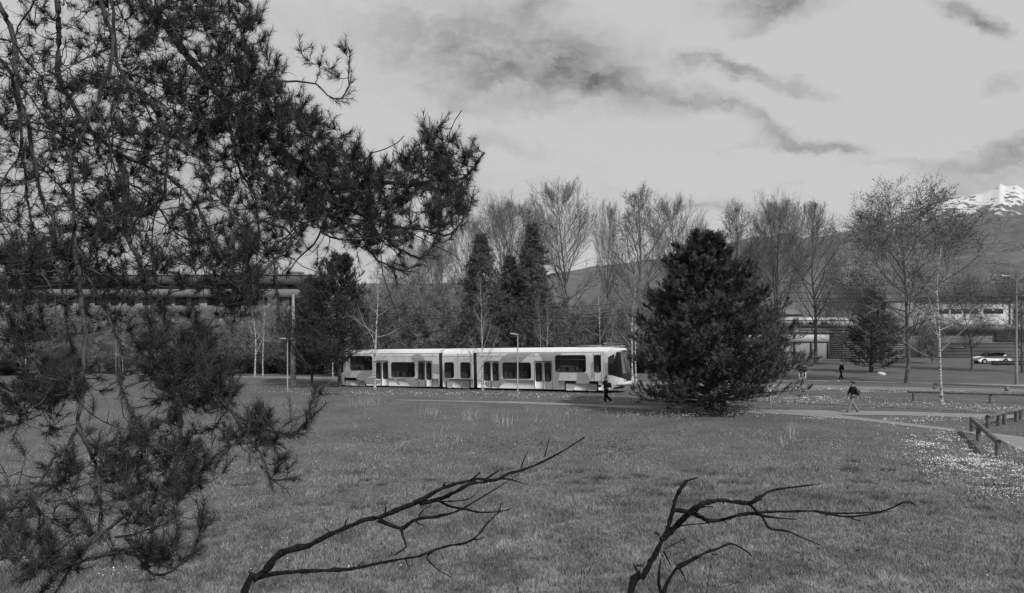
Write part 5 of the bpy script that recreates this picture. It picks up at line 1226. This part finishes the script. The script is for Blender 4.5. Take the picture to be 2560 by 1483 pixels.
# ------------------------------------------------------------------ dead branches in front
def knobbly(mb, P, r, rng, n=9):
    C = catmull(P, .02); K = len(C); f = np.linspace(0, 1, K)
    rr_ = np.interp(f, np.linspace(0, 1, len(r)), r) * (1 + .13 * rng.normal(size=K)); rr_ = np.maximum(rr_, .0012)
    C[1:-1] += rng.normal(size=(K - 2, 3)) * (rr_[1:-1, None] * .12)
    mb.tube([tuple(c) for c in C], rr_, n)
    for _ in range(int(K * .035)):
        i = rng.integers(2, K - 1); d = unit(rng.normal(size=3) * [1, .5, 1]); Q = grow(np.array(C[i])[None], d[None], [rng.uniform(.03, .11)], 6, .3, .02, rng)[0]
        mb.tube([tuple(q) for q in Q], np.linspace(max(rr_[i] * .25, .0012), .0009, 6), 4)
    for _ in range(int(K * .12)):
        i = rng.integers(1, K - 1); d = unit(rng.normal(size=3)); L = rr_[i] * rng.uniform(1.3, 2.6)
        mb.tube([tuple(C[i]), tuple(C[i] + d * L)], [rr_[i] * .5, rr_[i] * .25], 5)
def dead_branch(name, label, foot, cf, Z0, Zs, main, subs):
    rng = np.random.default_rng(abs(hash(name)) % 1000 if False else len(subs) + 17)
    b = Vector(foot); b.z = gzf(b.x, b.y); t = empty(name, b, 0, label, 'branch'); o = np.array(b)
    def W(p, dz=0):
        px, py = cf(p[0], p[1]); Z = Z0 + Zs * (px - cf(main[0][0], main[0][1])[0]) / 500 + dz; return np.array(at(px, py, Z)) - o
    mm = [np.zeros(3) - [0, 0, .1], (W(main[0])) * .5 + np.array([.02, 0, 0])] + [W(p) for p in main]
    k = Z0 / F / 2.739 / 2 * 1.4
    mb = MB(); r = [main[0][2] * k * 1.3, main[0][2] * k * 1.15] + [p[2] * k for p in main]; knobbly(mb, mm, r, rng, 12); mb.build('main_stem', MAT['dead'], t, True)
    for s in subs:
        mb = MB(); dz = rng.uniform(-.0, .0); P = [W(p, .12 * i * (1 if len(s[1]) > 3 else 0) / len(s[1]) * (1 if rng.random() < .5 else -1)) for i, p in enumerate(s[1])]; knobbly(mb, P, [s[0] * k, s[0] * k * .75, s[0] * k * .4], rng, 7); mb.build('side_branch', MAT['dead'], t, True)
cL = lambda x, y: (580 + x / 2.739, 1060 + y / 2.739)
cR = lambda x, y: (1400 + x / 2.739, 1160 + y / 2.739)
dead_branch('dead_branch', 'left dead bare branch, long and knobbly, reaching up to the right over the meadow', (-1.8, 3.3, 0), cL, 3.4, .12,
    [(90, 1150, 84), (160, 1060, 70), (240, 990, 66), (300, 910, 74), (370, 870, 60), (450, 850, 50), (530, 830, 52), (640, 770, 46), (760, 720, 44), (900, 660, 42), (1000, 640, 40), (1150, 580, 36), (1290, 525, 34), (1400, 460, 26), (1480, 425, 24), (1600, 395, 22), (1690, 375, 26), (1800, 385, 16), (1900, 340, 15), (2060, 290, 13), (2250, 195, 10), (2415, 90, 7)],
    [(26, [(1290, 545), (1400, 520), (1500, 480), (1620, 415), (1700, 400)]), (12, [(1700, 405), (1850, 375), (1920, 385), (2010, 412)]), (26, [(1000, 655), (1100, 700), (1160, 720)]), (22, [(1160, 720), (1260, 655), (1400, 635), (1540, 600), (1620, 555)]), (9, [(1600, 570), (1780, 460), (1970, 340)]),
     (16, [(1155, 715), (1170, 770), (1190, 840), (1110, 900)]), (13, [(1400, 510), (1480, 560), (1600, 585), (1700, 605), (1830, 600), (1910, 580)]), (8, [(1400, 530), (1500, 530), (1620, 515), (1690, 460)]),
     (24, [(170, 1055), (300, 1025), (500, 1010), (800, 995), (1050, 945), (1270, 910)]), (13, [(1270, 910), (1460, 840), (1600, 815), (1680, 765), (1750, 680), (1830, 600)]), (9, [(1370, 880), (1335, 915), (1400, 990), (1510, 1055)]),
     (8, [(1980, 300), (2000, 240), (2025, 190)]), (7, [(2140, 225), (2160, 150), (2175, 95)]), (9, [(770, 710), (780, 670), (800, 640)]), (16, [(1640, 385), (1670, 360), (1700, 332)]), (14, [(1740, 380), (1780, 350), (1828, 320)]), (14, [(1050, 610), (1052, 590), (1054, 562)]), (18, [(1450, 435), (1456, 415), (1460, 400)]),
     (9, [(860, 975), (875, 960), (895, 945)]), (8, [(1190, 930), (1200, 955), (1215, 980)]), (8, [(1260, 670), (1285, 685), (1310, 695)]), (7, [(1830, 600), (1840, 560), (1845, 535)]), (7, [(1640, 795), (1690, 790), (1725, 775)]), (6, [(2200, 212), (2230, 214), (2258, 215)]), (12, [(1480, 430), (1500, 412), (1520, 398)]), (7, [(1280, 630), (1310, 590), (1365, 555)])])
dead_branch('dead_shrub', 'right dead bare shrub with forking branches spreading to the right over the meadow', (.1, 3.4, 0), cR, 3.5, .10,
    [(480, 885, 66), (560, 780, 54), (640, 640, 62), (700, 520, 70), (740, 430, 48), (770, 320, 36), (800, 220, 22), (865, 115, 18)],
    [(10, [(865, 115), (905, 105), (945, 92)]), (34, [(690, 520), (780, 440), (880, 340), (960, 280), (1090, 250), (1200, 260)]), (24, [(1200, 260), (1290, 270), (1340, 245), (1420, 195), (1480, 175)]), (12, [(1480, 175), (1600, 160), (1790, 135)]), (13, [(1290, 270), (1390, 370), (1430, 440), (1550, 460), (1650, 500), (1790, 560)]),
     (26, [(780, 315), (880, 330), (960, 360), (1010, 385), (1100, 385), (1220, 350)]), (20, [(1220, 350), (1400, 330), (1600, 325), (1740, 322)]), (12, [(1740, 322), (1850, 345), (2010, 360), (2270, 322)]), (12, [(1740, 322), (1900, 338), (2200, 325), (2365, 260), (2450, 290)]), (12, [(1340, 345), (1450, 365), (1620, 380)]),
     (9, [(740, 440), (850, 420), (1000, 405), (1130, 390)]), (10, [(950, 295), (980, 270), (1015, 248)]), (10, [(920, 345), (960, 300), (1050, 292)]), (22, [(700, 900), (740, 800), (800, 710)]), (26, [(800, 710), (900, 660), (1000, 605)]), (14, [(1000, 605), (1080, 580), (1165, 545), (1240, 575), (1315, 628)]), (16, [(690, 890), (675, 780), (690, 650)]),
     (9, [(710, 600), (740, 660), (765, 710)]), (8, [(820, 720), (850, 770), (862, 812)]), (6, [(720, 580), (800, 540), (865, 508)]), (14, [(545, 770), (520, 720), (505, 680)]), (9, [(520, 695), (545, 698), (570, 700)]), (8, [(1980, 360), (2020, 380), (2065, 390)]), (12, [(1020, 600), (1025, 590), (1030, 580)]), (9, [(1040, 615), (1060, 622), (1085, 622)]), (16, [(650, 470), (665, 475), (680, 490)]), (8, [(1120, 385), (1130, 398), (1140, 405)])])
for nm, cf, pts, r, lab in (('dead_twig', cL, [(2380, 1170), (2420, 1060), (2470, 950), (2475, 910), (2430, 860)], .0018, 'thin dead twig standing between the two dead branches'), ('dead_twig', cR, [(1000, 895), (1090, 850), (1230, 808)], .002, 'thin dead twig poking in at the bottom right of the dead shrub')):
    P = [np.array(at(*cf(a, b_), 3.5)) for a, b_ in pts]; P = [np.array([P[0][0] - .1, P[0][1], gzf(P[0][0], 3.5) - .05])] + P; o0 = P[0].copy(); mb = MB(); knobbly(mb, [p - o0 for p in P], [r * 1.6, r * 1.2, r * .7], np.random.default_rng(4), 6); ob = mb.build(nm, MAT['dead'], None, True); ob.location = o0; tag(ob, lab, 'twig')

# ------------------------------------------------------------------ grass, tall dry stalks, daisies
def gp_np(px, py):
    Z = CH * F / (py - HY)
    for _ in range(10): Z = (CH - gz((px - CX) / F * Z, Z)) * F / (py - HY)
    x = (px - CX) / F * Z; return x, Z, gz(x, Z)
def off_path(px, py):
    m = np.ones(len(px), bool)
    for P in PATHPX: m &= ~in_poly(px, py, P)
    return m
def vnoise(x, y, s, seed):
    rng = np.random.default_rng(seed); g = rng.random((256, 256)); u = x * s + 1000; v = y * s + 1000; i = np.floor(u).astype(int); j = np.floor(v).astype(int); a = u - i; b = v - j; a = a * a * (3 - 2 * a); b = b * b * (3 - 2 * b)
    q = lambda i, j: g[i % 256, j % 256]
    return (q(i, j) * (1 - a) + q(i + 1, j) * a) * (1 - b) + (q(i, j + 1) * (1 - a) + q(i + 1, j + 1) * a) * b
def grass():
    rng = np.random.default_rng(9); N = 520000
    px = rng.uniform(-260, 2820, N); py = 955 + (1560 - 955) * rng.random(N) ** .62
    m = off_path(px, py); px, py = px[m], py[m]; x, y, z = gp_np(px, py); N = len(x)
    cl = vnoise(x, y, 1.1, 1) * .5 + vnoise(x, y, 3.7, 2) * .5; tuft = np.clip((cl - .52) * 5, 0, 1)
    far = np.clip((y - 31) / 6, 0, 1)
    L = (.055 + .03 * np.clip((22 - y) / 9, 0, 1) + .05 * vnoise(x, y, .35, 3) + .19 * tuft * rng.random(N)) * rng.uniform(.6, 1.25, N) * (1 - .5 * far)
    w = np.maximum(.0045, y * .00042 + .002 * np.clip((22 - y) / 9, 0, 1)) * rng.uniform(.7, 1.3, N)
    a = rng.uniform(0, 6.283, N); ln = rng.uniform(.1, .75, N); d = np.stack([np.cos(a) * ln + .12, np.sin(a) * ln, np.ones(N)], 1); d = unit(d)
    b = np.stack([x, y, z - .005], 1); s = unit(np.stack([np.ones(N), rng.normal(size=N) * .5, np.zeros(N)], 1)) * (w / 2)[:, None]
    mid = b + d * (L * .55)[:, None]; d2 = unit(d + np.stack([np.cos(a) * .5, np.sin(a) * .5, -.25 * np.ones(N)], 1)); tip = mid + d2 * (L * .5)[:, None]
    V = np.stack([b - s, b + s, mid + s * .8, mid - s * .8, tip], 1).reshape(-1, 3); i = np.arange(N) * 5
    o = mesh_np('grass', V, [np.stack([i, i + 1, i + 2, i + 3], 1), np.stack([i + 3, i + 2, i + 4], 1)], MAT['grass']); tag(o, 'grey meadow grass covering the foreground and the lawns', 'grass', kind='stuff')
    # darker coarse tufts
    M_ = 620; tx = rng.uniform(-100, 2660, M_); ty = 975 + (1520 - 975) * rng.random(M_) ** .8; x, y, z = gp_np(tx, ty); k = (vnoise(x, y, .22, 31) > .40) & (y < 27); x, y = x[k], y[k]; M_ = len(x)
    sz = rng.uniform(.10, .34, M_); nb = 110; a = rng.uniform(0, 6.283, (M_, nb)); r = sz[:, None] * np.sqrt(rng.random((M_, nb))); bx_ = (x[:, None] + np.cos(a) * r * 1.5).ravel(); by_ = (y[:, None] + np.sin(a) * r).ravel()
    d = unit(np.stack([np.cos(a).ravel() * .5, np.sin(a).ravel() * .5, np.ones(M_ * nb)], 1) + rng.normal(size=(M_ * nb, 3)) * .22); L = (np.repeat(sz, nb) * .55 + .05) * rng.uniform(.6, 1.25, M_ * nb)
    V, T_ = needles(np.stack([bx_, by_, gz(bx_, by_) - .005], 1), d, L, np.maximum(.006, by_ * .0005), rng)
    tag(mesh_np('grass_tufts', V, T_, MAT['tuft']), 'darker coarse tufts growing through the meadow grass', 'grass', kind='stuff')
    # broad-leaved weeds in patches
    C = [(1500, 1110, 90, 16, 900), (1250, 1120, 80, 14, 500), (1560, 1125, 50, 12, 500), (880, 1085, 80, 14, 700), (960, 1100, 60, 10, 400), (1340, 1110, 60, 10, 400), (1700, 1080, 200, 20, 900), (2050, 1110, 120, 16, 500), (1200, 1060, 300, 30, 900), (1850, 1050, 200, 10, 600), (1100, 1350, 500, 100, 400), (2100, 1300, 300, 100, 500)]
    PX = np.concatenate([rng.normal(c[0], c[2] * .6, c[4]) for c in C]); PY = np.concatenate([rng.normal(c[1], c[3] * .6, c[4]) for c in C]); m = off_path(PX, PY) & (PY > 990); x, y, z = gp_np(PX[m], PY[m]); n = len(x)
    c = np.stack([x, y, z + rng.uniform(.03, .10, n)], 1); d1 = unit(rng.normal(size=(n, 3)) * [1, 1, .5]); d2 = unit(np.cross(d1, rng.normal(size=(n, 3)) * [.6, .6, 1])); s_ = rng.uniform(.015, .04, (n, 1))
    V = np.stack([c - d1 * s_, c + d2 * s_ * .6, c + d1 * s_, c - d2 * s_ * .6], 1).reshape(-1, 3)
    tag(mesh_np('weeds', V, np.arange(4 * n).reshape(-1, 4), MAT['weed']), 'patches of small broad-leaved weeds in the meadow', 'weeds', kind='stuff')
    # tall dry stalks
    C = [(915, 1010, 40, 14, 90), (1070, 1035, 40, 14, 80), (1180, 1050, 30, 16, 100), (1260, 1060, 35, 14, 90), (1130, 1090, 50, 20, 40), (1980, 1085, 14, 20, 90), (1960, 1110, 14, 14, 40), (700, 1020, 60, 12, 50), (1500, 1040, 200, 16, 80), (160, 1010, 100, 20, 80), (150, 1070, 40, 10, 60)]
    PX = np.concatenate([rng.normal(c[0], c[2] * .5, c[4]) for c in C]); PY = np.concatenate([rng.normal(c[1], c[3] * .5, c[4]) for c in C]); PY = np.maximum(PY, 985)
    m = off_path(PX, PY); PX, PY = PX[m], PY[m]; x, y, z = gp_np(PX, PY); n = len(x); d = unit(np.stack([rng.normal(size=n) * .18 + .05, rng.normal(size=n) * .18, np.ones(n)], 1))
    V, T_ = needles(np.stack([x, y, z], 1), d, rng.uniform(.25, .75, n), np.full(n, .022), rng)
    tag(mesh_np('dry_grass', V, T_, MAT['drygrass']), 'pale dry stalks standing in the meadow', 'grass', kind='stuff')
    # daisies
    C = [(2330, 1120, 75, 26, 1900), (2430, 1160, 100, 34, 3700), (2520, 1205, 90, 36, 2700), (2400, 1085, 60, 10, 200), (2260, 1062, 60, 5, 120), (2080, 1046, 60, 3.5, 150), (2330, 1050, 130, 6, 500), (2480, 1022, 130, 8, 500), (2300, 1012, 160, 8, 400), (2060, 996, 140, 4, 500), (2030, 1003, 120, 10, 400),
         (2050, 974, 160, 2.6, 900), (2250, 980, 180, 2.5, 600), (1560, 1000, 110, 7, 350), (1180, 985, 160, 5, 450), (1350, 990, 140, 6, 350), (980, 984, 110, 6, 350), (700, 972, 110, 8, 260), (830, 985, 140, 5, 250), (1680, 1032, 160, 5, 350), (1560, 1030, 160, 6, 120), (1750, 1038, 160, 4, 400), (1600, 972, 60, 6, 160),
         (1200, 1100, 600, 60, 90), (1500, 1250, 800, 150, 50), (60, 1400, 60, 20, 26), (260, 1440, 90, 20, 30), (700, 1350, 400, 80, 16), (300, 960, 300, 14, 300), (950, 1380, 300, 60, 10), (2200, 1180, 200, 60, 60)]
    PX = np.concatenate([rng.normal(c[0], c[2] * .62, c[4]) for c in C]); PY = np.concatenate([rng.normal(c[1], c[3] * .62, c[4]) for c in C])
    m = off_path(PX, PY) & (PY > 950); PX, PY = PX[m], PY[m]; x, y, z = gp_np(PX, PY)
    cl = vnoise(x, y, .9, 21) * .45 + vnoise(x, y, 2.6, 22) * .55; m = (cl > .47) | (rng.random(len(x)) < .12) | (PY > 1240) ; x, y, z = x[m], y[m], z[m]; n = len(x)
    r = rng.uniform(.010, .018, n) * np.clip(y / 24, .9, 1.6); up = unit(np.stack([rng.normal(size=n) * .35 + .1, rng.normal(size=n) * .35 - .35, np.ones(n)], 1)); a = unit(np.cross(up, [[1, 0, 0.]])); b = np.cross(up, a)
    c = np.stack([x, y, z + np.where(y > 33, .04, .085) + rng.uniform(0, .03, n)], 1); th = np.arange(7) * 2 * math.pi / 7
    V = np.concatenate([c[:, None], c[:, None] + r[:, None, None] * (np.cos(th)[None, :, None] * a[:, None] + np.sin(th)[None, :, None] * b[:, None])], 1).reshape(-1, 3)
    i = np.arange(n)[:, None] * 8; j = np.arange(7)[None]; T_ = np.stack([np.broadcast_to(i, (n, 7)), i + 1 + j, i + 1 + (j + 1) % 7], -1).reshape(-1, 3)
    tag(mesh_np('daisies', V, T_, MAT['petal']), 'white daisies scattered over the grass', 'flowers', kind='stuff')
grass()
